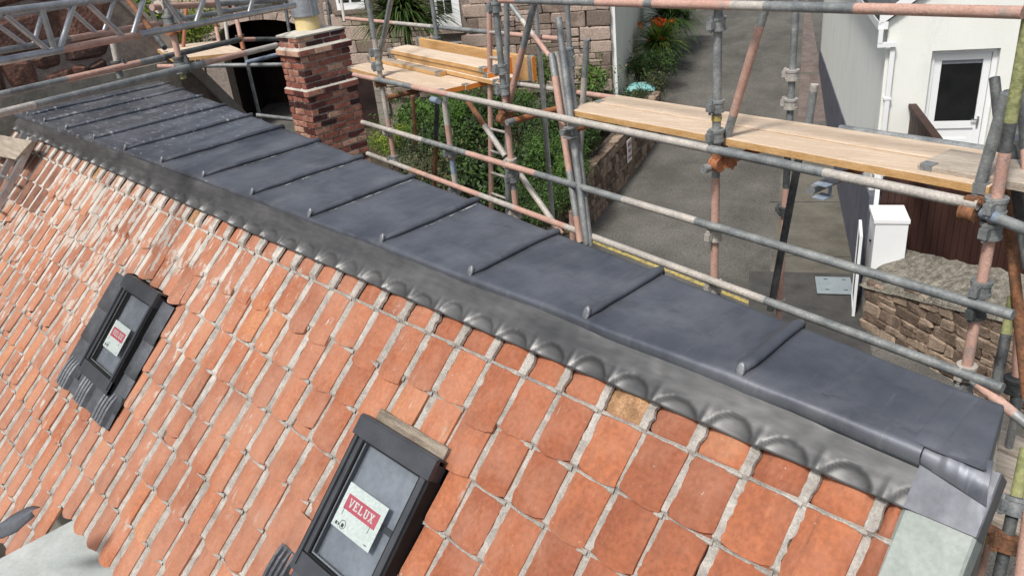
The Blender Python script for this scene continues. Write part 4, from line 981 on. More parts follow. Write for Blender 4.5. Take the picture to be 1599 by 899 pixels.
std(sE, sE, .0, .14, [(.86, G), (.905, GL), (.925, bluep), (.97, PK), (1, GL)])
std(-7.53, -7.53, 0, .75, [(.9, G), (1, PK)])
# outer row
OT = 1.2
std(-.462, -.462, OT, 1.3, [(.62, G), (.77, PK), (.80, GD), (1, G)])
std(-3.08, -3.08, OT, 1.3, [(1, alu)])
std(-2.655, -2.655, OT, 1.3, [(1, G)])
std(-4.85, -4.85, OT, 1.3, [(1, G)])
std(1.15, 1.15, OT, 1.0, [(.6, PK), (1, G)])
# ledgers and guard rails on the inner face
tb('ledger', V((-2.7239, 1.5667, 0.9279)), V((0.3675, 1.0494, 0.997)), [(.06, PK), (.30, G), (.42, PK), (.44, G), (.60, PK), (.66, GL), (.80, G), (1, PK)])
tb('ledger', V((-5.175, 1.9769, 0.1909)), V((0.328, 1.056, 0.2965)), [(.08, PK), (.2, G), (.30, PK), (.47, GL), (.58, GL), (.76, GL), (.88, G), (1, GL)])
tb('ledger', V((-5.1805, 1.9778, -0.2487)), V((0.5183, 1.0242, -0.106)), [(.2, GL), (.32, G), (.47, PK), (.62, G), (.72, GL), (1, G)])
tb('ledger', V((-5.1934, 1.98, -0.5547)), V((0.5339, 1.0216, -0.4319)), [(.15, GL), (.34, PK), (.42, GL), (.52, PK), (.7, GL), (.8, GL), (1, G)])
# outer rails
tb('ledger', V((-7.8585, 3.744, 0.3273)), V((-3.5895, 3.0297, 0.3868)), [(.3, PK), (.5, GL), (.78, G), (1, PK)])
tb('ledger', V((-4.7436, 3.2228, -0.0889)), V((-2.9223, 2.918, -0.0265)), [(.3, G), (.6, GL), (1, PK)])
# braces
tb('brace', V((-2.4784, 1.627, 0.9103)), V((-2.8668, 1.692, 0.2291)), [(.42, G), (1, PK)])
tb('brace', V((-4.1294, 3.0186, 0.6551)), V((-3.6258, 2.9344, 0.2595)), [(.3, G), (.6, GL), (1, PK)])
tb('brace', V((-4.3902, 1.9571, 0.8913)), V((-4.8236, 2.0296, 0.328)), [(1, G)])
tb('brace', V((-0.7288, 1.3444, 1.0209)), V((-0.9734, 1.3853, 0.2626)), [(.2, G), (.78, PK), (1, G)])
tb('brace', V((0.3289, 1.1674, 0.6945)), V((0.28, 1.1756, 0.2478)), [(1, G)])
tb('brace', V((-3.5267, 1.8532, 0.1767)), V((-3.051, 1.7736, -0.2087)), [(.5, RU), (1, GL)])
tb('brace', V((-2.8803, 1.7044, -0.2507)), V((-2.3945, 1.6231, -0.6358)), [(.8, GL), (1, PK)])
tb('brace', V((-0.8783, 2.0183, 0.0395)), V((-1.0189, 2.0418, -1.0005)), [(1, GD)])
tb('brace', V((0.416, 1.0413, -0.4453)), V((0.6493, 1.0023, -0.5507)), [(.1, G), (.75, PK), (1, G)])
tb('standard', V((-4.5994, 2.4382, -0.0898)), V((-4.9194, 2.4918, -1.0549)), [(.4, GD), (1, RU)])
tb('standard', V((-6.3013, 3.4328, -0.4368)), V((-6.3876, 3.4472, -1.0196)), [(1, RU)])
tb('standard', V((-2.5869, 2.2231, 0.57)), V((-2.7429, 2.2492, -0.3082)), [(.3, G), (1, GL)])
tb('standard', V((-2.3618, 1.7089, -0.4859)), V((-2.3746, 1.7111, -0.7566)), [(1, PK)])
# transoms
def transom(s, z, segs, t0=-.12, t1=.48): return tb('transom', SW(s, t0, z), SW(s, t1, z), segs)
transom(-1.72, .155, [(.1, G), (.9, OR), (1, G)])
transom(-1.18, .165, [(.12, G), (1, OR)], -.08)
transom(.02, .185, [(.1, G), (1, OR)])
transom(.62, .20, [(.16, G), (1, OR)], -.08)
transom(-3.5, .09, [(1, RU)]);
tb('transom', V((0.3378, 1.0848, 0.2575)), V((0.5306, 1.0018, 0.25)), [(.35, bluep), (1, G)])
tb('upright', V((-0.8376, 2.0622, 0.4373)), V((-0.8676, 2.0672, 0.1356)), [(.12, GL), (1, G)])
# couplers
for (s, t, z, m, b) in ((sA, 0, .48, G, 1.05), (sA, 0, .33, G, 1.1), (sA, 0, .875, G, 1.1), (sA, 0, -.215, GL, 1.1), (sA, 0, -.52, GL, 1.15), (sA, 0, -.60, G, .95), (sB, 0, .29, G, 1.15), (sB, 0, .19, G, 1.15), (sB, 0, -.06, G, 1.1), (sB, 0, -.16, GD, 1.05), (sB, 0, -.45, GL, 1.1), (sB, 0, -.53, G, 1.1),
                        (sC, 0, .42, G, 1.1), (sC, 0, .30, G, 1.1), (sC, 0, .16, RU, 1.1), (sC, 0, -.27, GL, 1.1), (sC, 0, -.53, G, 1.1), (sD, 0, .87, G, 1.1), (sD, 0, .47, G, 1.15), (sD, 0, .33, G, 1.1), (sD, 0, -.19, GL, 1.15), (sD, 0, -.30, G, 1.1), (sD, 0, -.58, GL, 1.1), (sE, 0, -.27, G, 1.15), (sE, 0, -.58, G, 1.1),
                        (-.462, OT, .35, GL, 1.15), (-.462, OT, .17, GL, 1.15), (-.462, OT, -.12, GL, 1.1), (-.462, OT, -1.25, GL, 1.15), (-.462, OT, -.55, GD, 1.1), (-2.655, OT, .31, G, 1.1), (-2.655, OT, .22, G, 1.1), (-4.85, OT, .24, G, 1.1), (-4.85, OT, .1, GL, 1.2), (-7.53, 0, .28, GD, 1.2)):
    coupler(SW(s, t, z), UP, sf, m, b, -tx if t == 0 else -sx)
for (s, z, m) in ((sA + .05, .20, OR), (sD + .02, .14, RU), (sB - .07, .26, RU)):   # swivel couplers, painted or rusty
    coupler(SW(s, -.05, z), sx, sf, m, 1.0, UP); coupler(SW(s + .01, .0, z + .01), UP, sf, m, 1.05, sx)
for (a, s) in ((V((-1.1884, 2.5772, 0.7952)), 1),): pass
for (s, z) in ((-1.13, .20), (.67, .235)):   # blade clips hooked over the ledger
    mb = MB(); c = SW(s, -.09, z); mb.obox(c - sx * .03, sx * .07, tx * .09, UP * .005); mb.obox(c - sx * .03 - UP * .062, sx * .06, tx * .07, UP * .005); mb.tube(c + tx * .085 - UP * .06, c + tx * .085, .008, 8); mb.build('blade_clip', bluep if z > .21 else G, sf)
for (s, z, m, h) in ((-2.745, -.255, bluep, .05), (-2.79, .155, bluep, .045), (-.003, .42, yellow, .014)):
    mb = MB(); mb.tube(SW(s, 0 if z != .155 else -.05, z - h), SW(s, 0 if z != .155 else -.05, z + h), .0262, 14) if z != .155 else mb.tube(SW(s - .05, -.05, z - .006), SW(s + .05, -.05, z - .002), .0262, 14); smooth_by_angle(mb.build('tape_band', m, sf), 40)

# access ladder between the lifts
ld = empty('ladder', V((-3.78, 2.22, -0.8929)), 'tall narrow steel access ladder with close rungs inside the scaffold', 'ladder')
la0, la1 = V((-3.471, 2.1683, 0.8582)), V((-3.78, 2.22, -0.8929)); lb0, lb1 = V((-3.0942, 1.9836, 0.8879)), V((-3.3668, 2.0292, -0.8053))
for (a, b, m) in ((la0, la1, GL), (lb0, lb1, G)):
    dn = (b - a).normalized(); mb = MB(); mb.tube(a, b + dn * 1.5, .021, 12); smooth_by_angle(mb.build('stile', pink if m is GL else m, ld), 40)
for k in range(18):
    f = .04 + k * .111; mb = MB(); mb.tube(la0.lerp(la1, f), lb0.lerp(lb1, f), .011, 8); smooth_by_angle(mb.build('rung', GL, ld), 40)

# ---------------------------------------------------------------- boards
def plank(name, o, ax, ay, th, m, label, group, edge=None, ends=None, parent=None, cat='scaffold board', bands=True):
    """one scaffold board: o = top corner, ax = length vector, ay = width vector, th = thickness"""
    o, ax, ay = Vector(o), Vector(ax), Vector(ay); nz = ax.cross(ay).normalized(); nz = nz if nz.z > 0 else -nz
    e = ay.normalized() * .004; l_ = ax.normalized(); mb = MB(); n = 8; P = []
    for i in range(n + 1):
        p = o + ax * (i / n) + nz * (.0025 * noise.noise(o * 3 + ax * (i / n) * 2)); P.append([p + nz * -.004, p + e, p + ay * .5 + nz * .001, p + ay - e, p + ay - nz * .004])
    mb.grid(P); k = len(mb.f)
    lo = [[r[0], r[0] - nz * (th - .004)] for r in P]; hi = [[r[4] - nz * (th - .004), r[4]] for r in P]; bt = [[r[0] - nz * (th - .004), r[4] - nz * (th - .004)] for r in P]
    mb.grid(lo, 1); mb.grid(hi, 1); mb.grid(bt, 0)
    for r, fl in ((P[0], 0), (P[-1], 1)):
        q = r + [r[4] - nz * (th - .004), r[0] - nz * (th - .004)]; mb.add(q, [tuple(range(7))], 2)
    if bands:      # end hoop irons
        for f in (0, 1):
            b0 = o + ax * f + (l_ * .012 if f == 0 else -l_ * .062)
            mb.obox(b0 - ay.normalized() * .0025 + nz * .0015, l_ * .05, ay.normalized() * .05, nz * .002, 3); mb.obox(b0 - ay.normalized() * .003 - nz * (th), l_ * .05, ay.normalized() * .0025, nz * (th + .002), 3)
    ob = smooth_by_angle(mb.build(name, [m, edge or m, ends or edge or m, galv], parent), 25)
    if not parent: tag(ob, label, cat, group)
    return ob
# right-hand platform
q0, q1 = V((-2.2215, 1.5739, 0.2786)), V((0.3301, 1.1469, 0.3428)); al = q1 - q0; BW = .205
z_off = UP * 0
plank('scaffold_board', q0, al, tx * BW, .038, board, 'pale pine scaffold board nearest the roof on the right-hand platform', 'right-hand platform boards', boardedge)
plank('scaffold_board', q0 + tx * (BW + .008) + sx * .005 + UP * .002, al * .97, tx * BW, .038, board, 'pale pine scaffold board on the lane side of the right-hand platform', 'right-hand platform boards', boardedge)
qq = V((0.0245, 1.2183, 0.3481)); plank('scaffold_board', qq + UP * .012 + tx * .02, sx * .62 + UP * .012, tx * .26, .035, boardold, 'short weathered board lying on the right end of the right-hand platform', None, boardold)
mb = MB(); e0 = q0 + tx * .47 + sx * 1.62 + UP * .02; mb.tube(e0, e0 + sx * 1.05 + UP * .03, .024, 12); tag(smooth_by_angle(mb.build('scaffold_tube', G), 40), 'grey tube lying along the back edge of the right-hand platform', 'tube', 'loose tubes')
# left-hand platform, stacked boards, toe boards
p0, p1 = V((-3.7671, 1.8224, 0.202)), V((-5.4283, 2.1004, 0.2181)); lv = p1 - p0; lv = lv.normalized() * 1.72
BWl = .215
for k in range(3):
    plank('scaffold_board', p0 + tx * (BWl + .006) * k + sx * (.02 * k), lv, tx * BWl, .038, board, ('pine scaffold board at the near edge of the left-hand platform', 'middle pine scaffold board of the left-hand platform', 'pine scaffold board at the far edge of the left-hand platform')[k], 'left-hand platform boards', boardedge, endpaint)
st0 = p0 + tx * .34 + UP * .042
plank('scaffold_board', st0 + sx * .30, lv * 1.0, tx * .215, .036, board, 'lowest board of the stack on the left-hand platform, orange end', 'stacked boards', boardedge, endpaint)
plank('scaffold_board', st0 - sx * .46 + UP * .001 - tx * .075, lv * .8, tx * .07, .034, boardold, 'narrow batten beside the stacked boards on the left-hand platform', None, boardedge)
plank('scaffold_board', st0 + sx * .16 + UP * .040 + tx * .01, lv * .95, tx * .215, .036, board, 'middle board of the stack on the left-hand platform', 'stacked boards', boardedge, endpaint)
plank('scaffold_board', st0 + sx * .12 + UP * .080, lv * .95, tx * .22, .036, board, 'topmost board of the stack on the left-hand platform', 'stacked boards', boardedge, endpaint)
tb0 = p0 + tx * .70 + sx * .28 + UP * .155
plank('toe_board', tb0, lv * 1.1, tx * .036, .19, boardedge, 'orange toe board on edge behind the stacked boards', None, boardedge, endpaint)
tq = V((-3.7116, 2.4113, 0.3356)); plank('toe_board', tq, tx * .22, sx * .038, .20, endpaint, 'short orange-painted toe board on edge beside the ladder', None, endpaint, endpaint, bands=False)
# far boards seen under the lattice beams
f0, f1 = V((-7.7025, 1.3985, 0.2979)), V((-7.475, 2.1144, 0.2546)); fl_ = f1 - f0; fl_.z *= 1; fw_ = V((-8.9698, 1.7157, 0.3786)) - f0; fw_.z = 0
for k in range(2):
    plank('scaffold_board', f0 + fw_ * (.5 * k), fl_, fw_ * .49, .038, board, ('near pine board of the far platform under the lattice beams', 'far pine board of the far platform under the lattice beams')[k], 'far platform boards', boardedge)
# lower platform by the gable end
zl = -1.6
for k, (ax_, lab) in enumerate((((0.2985, 2.4769, -1.6), 'brown-stained board of the lower platform farthest from the gable verge'), ((0.3365, 2.2611, -1.6), 'second grey board of the lower platform past the gable'), ((0.3538, 2.0656, -1.6), 'third grey board of the lower platform past the gable'), ((0.3887, 1.8625, -1.6), 'grey board of the lower platform nearest the gable verge'))):
    p = V(ax_); plank('scaffold_board', p - sx * .9 - tx * .185, sx * 2.2, tx * .18, .038, boardold, lab, 'lower platform boards', boardold)

# near upright by the gable, yellow pipe
tb('standard', SW(0, 0, 0) * 0 + V((0.6951, 0.7943, -0.5148)), V((0.7447, 0.5279, -0.9577)), [(.35, mossy), (1, GD)])
nb0, nb1 = V((0.6951, 0.7943, -0.5148)), V((0.7447, 0.5279, -0.9577))
coupler(V((0.7187, 0.6838, -0.7031)), nb1 - nb0, sf, G, 1.2); coupler(V((0.7349, 0.6136, -0.8247)), nb1 - nb0, sf, RU, 1.2)
tb('transom', V((0.6372, 0.6148, -0.7887)), V((0.7155, 0.609, -0.8014)), [(1, RU)])
tb('standard', V((0.8061, 0.4273, -0.5048)), V((0.8415, 0.3219, -0.7041)), [(1, PK)])
yp = [V((0.6223, 0.7727, -0.8907)), V((0.6302, 0.7074, -0.9928)), V((0.6196, 0.665, -1.0352)), V((0.6431, 0.6345, -1.113))]
mb = MB()
for a, b in zip(yp, yp[1:]): mb.tube(a, b + (b - a).normalized() * .012, .0125, 12)
tag(smooth_by_angle(mb.build('pipe', yellowpipe), 40), 'yellow plastic pipe bending down behind the gable verge', 'pipe')

# ---------------------------------------------------------------- loose tubes
def loose(a, b, segs, label, group, r=TR): return tag(smoothtube('scaffold_tube', a, b, segs, None, r), label, 'tube', group)
B_ = 'bundle of tubes leaning on the rail'
loose(V((-2.4055, 1.6655, 0.5912)), V((-2.0218, 1.3986, -0.5256)), [(.12, G), (.62, PK), (.86, G), (1, PK)], 'leftmost tube of the leaning bundle, half salmon painted', B_)
loose(V((-2.4146, 1.7178, 0.5887)), V((-2.0396, 1.4421, -0.5548)), [(.6, GL), (1, G)], 'second tube from the left in the leaning bundle', B_)
loose(V((-2.3089, 1.6494, 0.8154)), V((-1.9482, 1.3761, -0.5181)), [(1, G)], 'tallest tube of the leaning bundle', B_)
loose(V((-2.2861, 1.6861, 0.6095)), V((-1.9382, 1.3947, -0.5316)), [(1, G)], 'rightmost tube of the leaning bundle', B_)
loose(V((-2.4059, 1.767, 0.5636)), V((-2.0208, 1.4693, -0.5787)), [(.5, G), (1, GL)], 'tube at the back of the leaning bundle, mostly hidden', B_)
R_ = 'tubes standing at the right edge'
loose(V((0.1106, 1.7872, 0.6021)), V((0.596, 1.167, -0.535)), [(.3, GD), (1, RU)], 'rusty brown tube standing at the right edge of the scaffold', R_)
loose(V((0.2607, 1.5229, 0.4659)), V((0.4886, 1.262, -0.0123)), [(1, GD)], 'dark grey short-topped tube beside the rusty one', R_)
loose(V((0.1365, 1.9209, 0.5187)), V((0.3403, 1.6557, 0.0713)), [(1, GD)], 'dark tube behind the rusty one with a clamp on top', R_)
loose(V((0.2703, 1.533, 0.6935)), V((0.4838, 1.221, 0.1668)), [(.5, GD), (1, PK)], 'dark tube at the picture edge beside the rusty one', R_)
loose(V((0.4294, 1.3889, -0.2039)), V((0.474, 1.1802, -0.5597)), [(.4, mossy), (1, GD)], 'dark mossy tube slanting across the rubble wall', R_)
loose(V((0.4127, 1.6727, -0.472)), V((0.5031, 1.4968, -0.8523)), [(.6, PK), (1, GD)], 'salmon tube in front of the rubble wall by the picture edge', R_)
coupler(V((0.2073, 1.8254, 0.3934)), UP, sf, G, 1.3); coupler(V((0.3032, 1.5196, 0.3967)), UP, sf, G, 1.2); coupler(V((0.4662, 1.5517, -0.7204)), UP, sf, GD, 1.3)

# ---------------------------------------------------------------- lattice beams and tubes bridging the roof
def lattice(name, top, bot, diags, label, segs=None):
    e = empty(name, bot[0], label, 'lattice beam', 'lattice beams'); 
    for nm, (a, b) in (('top_chord', top), ('bottom_chord', bot)):
        smoothtube(nm, a, b, [(1, alu)] if nm == 'top_chord' else (segs or [(1, alu)]), e)
    for a, b in diags:
        mb = MB(); mb.tube(a, b, .0175, 12); smooth_by_angle(mb.build('diagonal', alu, e), 40)
    return e
ext = lambda a, b, k0, k1: (Vector(a) + (Vector(a) - Vector(b)) * k0, Vector(b) + (Vector(b) - Vector(a)) * k1)
lattice('lattice_beam', ext((-4.1182, -0.9003, 1.2139), (-4.3444, -0.2904, 1.185), 1.5, 2.6), ext((-4.0834, -0.9942, 0.9675), (-4.8115, 0.9698, 0.9001), .5, .22),
        [(V((-4.1239, -0.8849, 1.1978)), V((-4.188, -0.7121, 0.9714))), (V((-4.2055, -0.6649, 1.1927)), V((-4.2032, -0.671, 0.9628))), (V((-4.2795, -0.4653, 1.1824)), V((-4.2169, -0.6343, 0.9626))), (V((-4.312, -0.3776, 1.176)), V((-4.3734, -0.2119, 0.9553))), (V((-4.4658, 0.0372, 1.1591)), V((-4.4051, -0.1265, 0.951))), (V((-4.5111, 0.1595, 1.1573)), V((-4.5518, 0.2692, 0.9317))), (V((-4.6545, 0.5462, 1.1184)), V((-4.5955, 0.3871, 0.9278))), (V((-4.6842, 0.6262, 1.107)), V((-4.6808, 0.6173, 0.9184))), (V((-4.8333, 1.0284, 1.0776)), V((-4.7853, 0.8989, 0.9118))), (V((-4.0666, -1.0396, 1.2139)), V((-4.0455, -1.0965, 0.9765))), (V((-4.1076, -0.9289, 1.1951)), V((-4.0511, -1.0813, 0.9799)))],
        'bright aluminium lattice beam in front, nearest the camera over the roof', [(.40, alu), (.56, pink), (1, alu)])
lattice('lattice_beam', ext((-5.5164, -0.5809, 1.1048), (-5.7958, 0.1725, 1.096), .6, 1.4), ext((-5.4856, -0.6641, 0.8865), (-6.4554, 1.9518, 0.7884), .3, .02),
        [(V((-5.5002, -0.6247, 1.061)), V((-5.5524, -0.484, 0.8938))), (V((-5.629, -0.2774, 1.08)), V((-5.5786, -0.4133, 0.8886))), (V((-5.7002, -0.0852, 1.1033)), V((-5.7646, 0.0884, 0.866))), (V((-5.8608, 0.3478, 1.1032)), V((-5.7928, 0.1645, 0.8712))), (V((-5.9644, 0.6274, 0.991)), V((-5.9749, 0.6555, 0.8321))), (V((-6.0409, 0.8337, 0.9585)), V((-6.0973, 0.9858, 0.7948))), (V((-6.2388, 1.3673, 0.9302)), V((-6.2336, 1.3535, 0.798))), (V((-6.3172, 1.5788, 0.8984)), V((-6.3411, 1.6435, 0.7961)))],
        'duller lattice beam behind the bright one', [(.1, pink), (.38, galv), (.62, pink), (1, galv)])
br = empty('bridge_scaffold', (-4.5128, 0.164, 0.5973), 'grey and salmon tubes bridging over the far end of the lead roof', 'scaffold')
def bt(name, a, b, segs): return smoothtube(name, a, b, segs, br)
a_, b_ = ext((-4.6953, -0.926, 0.7121), (-5.4466, 1.1007, 0.6488), .3, .0); bt('tube', a_, b_, [(.2, PK), (.40, G), (.62, PK), (.7, G), (1, GD)])
a_, b_ = ext((-4.104, -1.0826, 0.696), (-4.9294, 1.1439, 0.6183), .3, .0); bt('tube', a_, b_, [(.22, PK), (.30, GL), (.74, G), (.88, PK), (1, GL)])
bt('tube', (-4.6451, 0.2331, 1.0455), (-4.6378, 0.2135, 0.5728), [(.2, G), (.70, PK), (.9, G), (1, mossy)])
coupler(V((-4.6391, 0.217, 0.6486)), UP, br, G, 1.25); coupler(V((-4.6399, 0.219, 0.9116)), UP, br, OR, 1.2); coupler(V((-4.6414, 0.2233, 0.9708)), UP, br, G, 1.2); coupler(V((-4.6386, 0.2155, 0.6936)), UP, br, GD, 1.15)
bt('tube', (-5.0768, -0.0409, 0.8525), (-5.0673, -0.0665, 0.6044), [(.7, GL), (1, G)]); coupler(V((-5.0694, -0.0608, 0.6947)), UP, br, GD, 1.1)
bt('tube', (-6.2499, 0.5705, 1.0575), (-5.4959, 0.4763, 0.6946), [(.7, RU), (1, GD)])
bt('tube', (-4.7934, 0.1897, 1.0581), (-5.6764, 1.7298, 0.8716), [(.4, PK), (1, G)]); coupler(V((-4.8534, 0.2813, 1.0473)), V((-5.6764, 1.7298, 0.8716)) - V((-4.7934, 0.1897, 1.0581)), br, GL, 1.2)
bt('tube', (-7.5886, 1.1727, 0.27), (-6.8093, 2.2554, 0.1221), [(.3, PK), (1, G)]); bt('tube', (-7.0455, 1.8868, 0.2011), (-7.0484, 2.3877, 0.2115), [(1, bluep)])
bt('tube', (-6.9579, 1.8339, 0.4516), (-6.9815, 2.4002, 0.3553), [(.3, PK), (1, GD)])
bt('tube', (-8.6806, 2.119, 0.7236), (-8.5745, 1.8948, 0.2531), [(1, OR)]); bt('tube', (-8.4341, 2.3094, 0.6116), (-8.2989, 2.2277, 0.2934), [(.5, RU), (1, PK)]); bt('tube', (-8.8197, 2.6156, 0.4786), (-8.7198, 2.5369, 0.218), [(1, GL)])
bt('tube', (-9.6262, 0.4166, 0.9545), (-8.9988, 1.1171, 0.967), [(1, RU)])
bt('tube', (-7.3119, 2.5665, 0.402), (-7.3089, 2.65, 0.5127), [(1, G)]) if False else None
bt('tube', (-6.9035, 1.8225, 0.353), (-7.0488, 1.8995, 0.6803), [(.4, OR), (1, PK)])
bt('tube', (-8.8497, 3.5029, 0.6066), (-8.6836, 3.3877, 0.195), [(1, GD)]); bt('tube', (-8.4552, 3.8984, 0.5524), (-8.3172, 3.7811, 0.1807), [(1, GD)]); bt('tube', (-8.3257, 4.0283, 0.5346), (-8.2107, 3.9452, 0.2452), [(1, GL)])
bt('tube', (-8.0543, 2.6996, 0.5724), (-8.2523, 3.2937, 0.5515), [(1, PK)])
bt('tube', (-6.8301, 1.7564, -0.3064), (-6.5731, 2.1203, -0.4234), [(1, G)])

# roof ladder lying on the slope at the far end, board on it
rl = empty('roof_ladder', SP(-7.2, .9, .05), 'aluminium ladder lying on the tiles at the far end of the slope', 'ladder')
for (xa, xb, w) in ((-7.17, -7.02, .030), (-7.47, -7.34, .030)):
    mb = MB(); p, q = SP(xa, .10, .055), SP(xb, 1.6, .055); d_ = (q - p).normalized(); sd = d_.cross(EN).normalized(); mb.obox(p - sd * w, d_ * (q - p).length, sd * 2 * w, EN * .05)
    for k in range(5): mb.obox(p + d_ * (.16 + .28 * k) - sd * .006 + EN * .0495, d_ * .012, sd * .012, EN * .002, 1)
    mb.build('stile', [alu, black], rl)
for k in range(5): mb = MB(); mb.tube(SP(-7.46 + .025 * k, .27 + .28 * k, .085), SP(-7.16 + .025 * k, .26 + .28 * k, .085), .014, 10); smooth_by_angle(mb.build('rung', alu, rl), 40)
plank('scaffold_board', SP(-8.25, .44, .125), SP(-7.16, .36, .13) - SP(-8.25, .44, .125), SP(-8.1, .22, .125) - SP(-8.25, .44, .125), .038, boardold, 'short brown board end resting on the roof ladder', None, boardold, bands=False)
# bent lead offcut at the eaves
mb = MB(); P = []; g0, g1 = V((-2.9706, -1.7672, -1.102)), V((-3.2861, -2.0001, -1.2861)); dg = g1 - g0; up_ = V(0, -.2, 1).normalized()
for i in range(13):
    f = i / 12; p = g0 + dg * f; wdt = .02 + .085 * math.sin(math.pi * min(1, f * 1.1 + .06)) ; P.append([p + ES * wdt * (k / 6 - .45) * 1.5 + EN * (.05 + .03 * math.sin(math.pi * k / 6) + .008 * noise.noise(V(f * 6, k, 2))) for k in range(7)])
mb.grid(P); o = mb.build('lead_offcut', lead_new, None, smooth=True); sm = o.modifiers.new('thickness', 'SOLIDIFY'); sm.thickness = .004
tag(o, 'bent dark lead offcut lying at the eaves in the lower left corner', 'lead sheet')

# ---------------------------------------------------------------- planting
def leafquad(mb, p, n_, d_, ln, w, mi=0):
    s_ = d_.cross(n_).normalized() * w
    mb.add([p, p + d_ * ln * .45 + s_, p + d_ * ln, p + d_ * ln * .45 - s_], [(0, 1, 2, 3)], mi)
def rvec(rs): 
    while True:
        v = V(rs.uniform(-1, 1), rs.uniform(-1, 1), rs.uniform(-1, 1))
        if .05 < v.length < 1: return v.normalized()
def bush(name, c, rx, ry, rz, mats, label, n=3200, ls=.085, group='garden shrubs', base=None, seed=1, flowers=None, cat='shrub', lobes=9, lw=.42):
    rs = random.Random(seed); c = Vector(c); base = c.z - rz if base is None else base; rx *= 1.08; ry *= 1.08; rz *= 1.06; q__ = (.75, 1.0, 1.35, .9, 1.6)[seed % 5]; ls *= q__; n = int(n * 1.1 / q__ ** 1.3)
    e = empty(name, (c.x, c.y, base), label, cat, group)
    mb = MB(); L_ = []
    for k in range(lobes):
        d_ = rvec(rs); d_.z = d_.z * .8 + .15; L_.append((V(d_.x * rx * .58, d_.y * ry * .58, d_.z * rz * .58), rs.uniform(.38, .6)))
    for i in range(n):
        lc, lr = rs.choice(L_); d_ = rvec(rs)
        if d_.z < -.35 and rs.random() < .7: d_.z = -d_.z
        rr = lr * (1 - .5 * rs.random() ** 2.2) * (1 + .25 * noise.noise(d_ * 2.2 + lc * 3))
        p = c + lc + V(d_.x * rx * rr, d_.y * ry * rr, d_.z * rz * rr)
        nn = (d_ + rvec(rs) * .8 + UP * .3).normalized(); dd_ = (rvec(rs) + d_ * .5 - UP * .15); dd_ = (dd_ - nn * dd_.dot(nn)).normalized()
        leafquad(mb, p, nn, dd_, ls * rs.uniform(.6, 1.4), ls * rs.uniform(.7, 1.2) * lw * .6, rs.choices(range(len(mats)), [6] + [2] * (len(mats) - 1))[0])
    for i in range(n // 60):      # long shoots breaking the outline
        d_ = rvec(rs); d_.z = abs(d_.z) * .9 + .2; p = c + V(d_.x * rx * .8, d_.y * ry * .8, d_.z * rz * .75); g_ = (d_ + UP * .5 + rvec(rs) * .5).normalized(); q_ = rs.uniform(.8, 2.4) * ls
        for k in range(7):
            p = p + g_ * q_ * .5; sd = rvec(rs); sd = (sd - g_ * sd.dot(g_)).normalized(); leafquad(mb, p, (g_ + UP).normalized(), (sd + g_ * .6).normalized(), ls * rs.uniform(.7, 1.2), ls * lw * .5, rs.randrange(len(mats)))
    mb.build('foliage', mats, e)
    st_ = MB()
    for k in range(5):
        t_ = c + L_[k % lobes][0] * .8; st_.tube(V(c.x + rs.uniform(-.1, .1), c.y + rs.uniform(-.1, .1), base), t_, .035, 6, r2=.012)
    st_.build('stem', bark, e)
    if flowers:
        fm, k_, sz, zz = flowers; fb = MB()
        for i in range(k_):
            d_ = rvec(rs); d_.z = abs(d_.z) * .6 + zz; p = c + V(d_.x * rx, d_.y * ry, d_.z * rz)
            for q in range(5): leafquad(fb, p + rvec(rs) * sz * .3, rvec(rs), rvec(rs), sz, sz * .4)
        fb.build('flower', fm, e)
    return e
Gd = -4.75
bush('hedge_shrub', (-11.8794, 12.2027, -4.0222), .62, .65, .52, [leaf_mid, leaf_dark], 'dense green shrub hanging over the corner of the retaining wall', 5200, .085, base=Gd, seed=3)
bush('hedge_shrub', (-12.7536, 14.5111, -4.0754), .5, .6, .34, [leaf_mid, leaf_dark], 'green shrub on the retaining wall above the notice', 3600, .085, base=Gd, seed=4)
bush('hedge_shrub', (-11.1208, 10.7075, -4.4979), .80, .8, 1.1, [leaf_mid, leaf_bright], 'tall leafy shrub left of the retaining wall end, behind the leaning tubes', 6400, .08, base=GZ, seed=5)
bush('hedge_shrub', (-13.1474, 12.7834, -4.0336), 1.1, 1.0, .85, [leaf_dark, leaf_mid], 'dark shrub below the granite wall behind the leaning tubes', 4600, .085, base=Gd, seed=6)
bush('hedge_shrub', (-13.7398, 11.4409, -3.8434), .85, .8, 1.0, [leaf_dark, leaf_mid], 'dark upright shrub behind the ladder', 4400, .08, base=Gd, seed=7)
bush('hedge_shrub', (-14.77, 11.209, -3.7387), .85, .8, .9, [leaf_bright, leaf_mid], 'bright green leafy shrub left of the ladder', 5000, .075, base=Gd, seed=8)
bush('hedge_shrub', (-16.2402, 11.2427, -3.7407), .9, .8, .7, [leaf_mid, leaf_bright], 'mid green shrub below the left-hand platform', 4200, .08, base=Gd, seed=9)
bush('hedge_shrub', (-15.917, 9.7776, -3.9699), .62, .6, .45, [leaf_lime, leaf_bright], 'low lime-yellow shrub right of the chimney', 2800, .075, base=GZ, seed=10)
bush('hedge_shrub', (-14.9187, 9.9026, -4.1734), .9, .8, .6, [leaf_dark, leaf_grey], 'dark grassy shrub below the lime-yellow one', 4200, .1, base=GZ, seed=11, lw=.2)
bush('hedge_shrub', (-13.143, 9.1941, -4.425), 1.0, .9, .75, [leaf_dark, leaf_dry], 'dark shrub with dry stems just above the lead edge', 4600, .09, base=GZ, seed=12, lw=.25)
bush('hedge_shrub', (-14.1019, 9.1325, -4.194), .4, .4, .35, [leaf_grey, leaf_dry], 'small silvery-leaved shrub just above the lead edge', 1400, .06, base=GZ, seed=13)
bush('hedge_shrub', (-11.8783, 9.4691, -4.3699), .9, .8, .8, [leaf_dark, leaf_mid], 'dark shrub at the foot of the ladder', 4400, .085, base=GZ, seed=14)
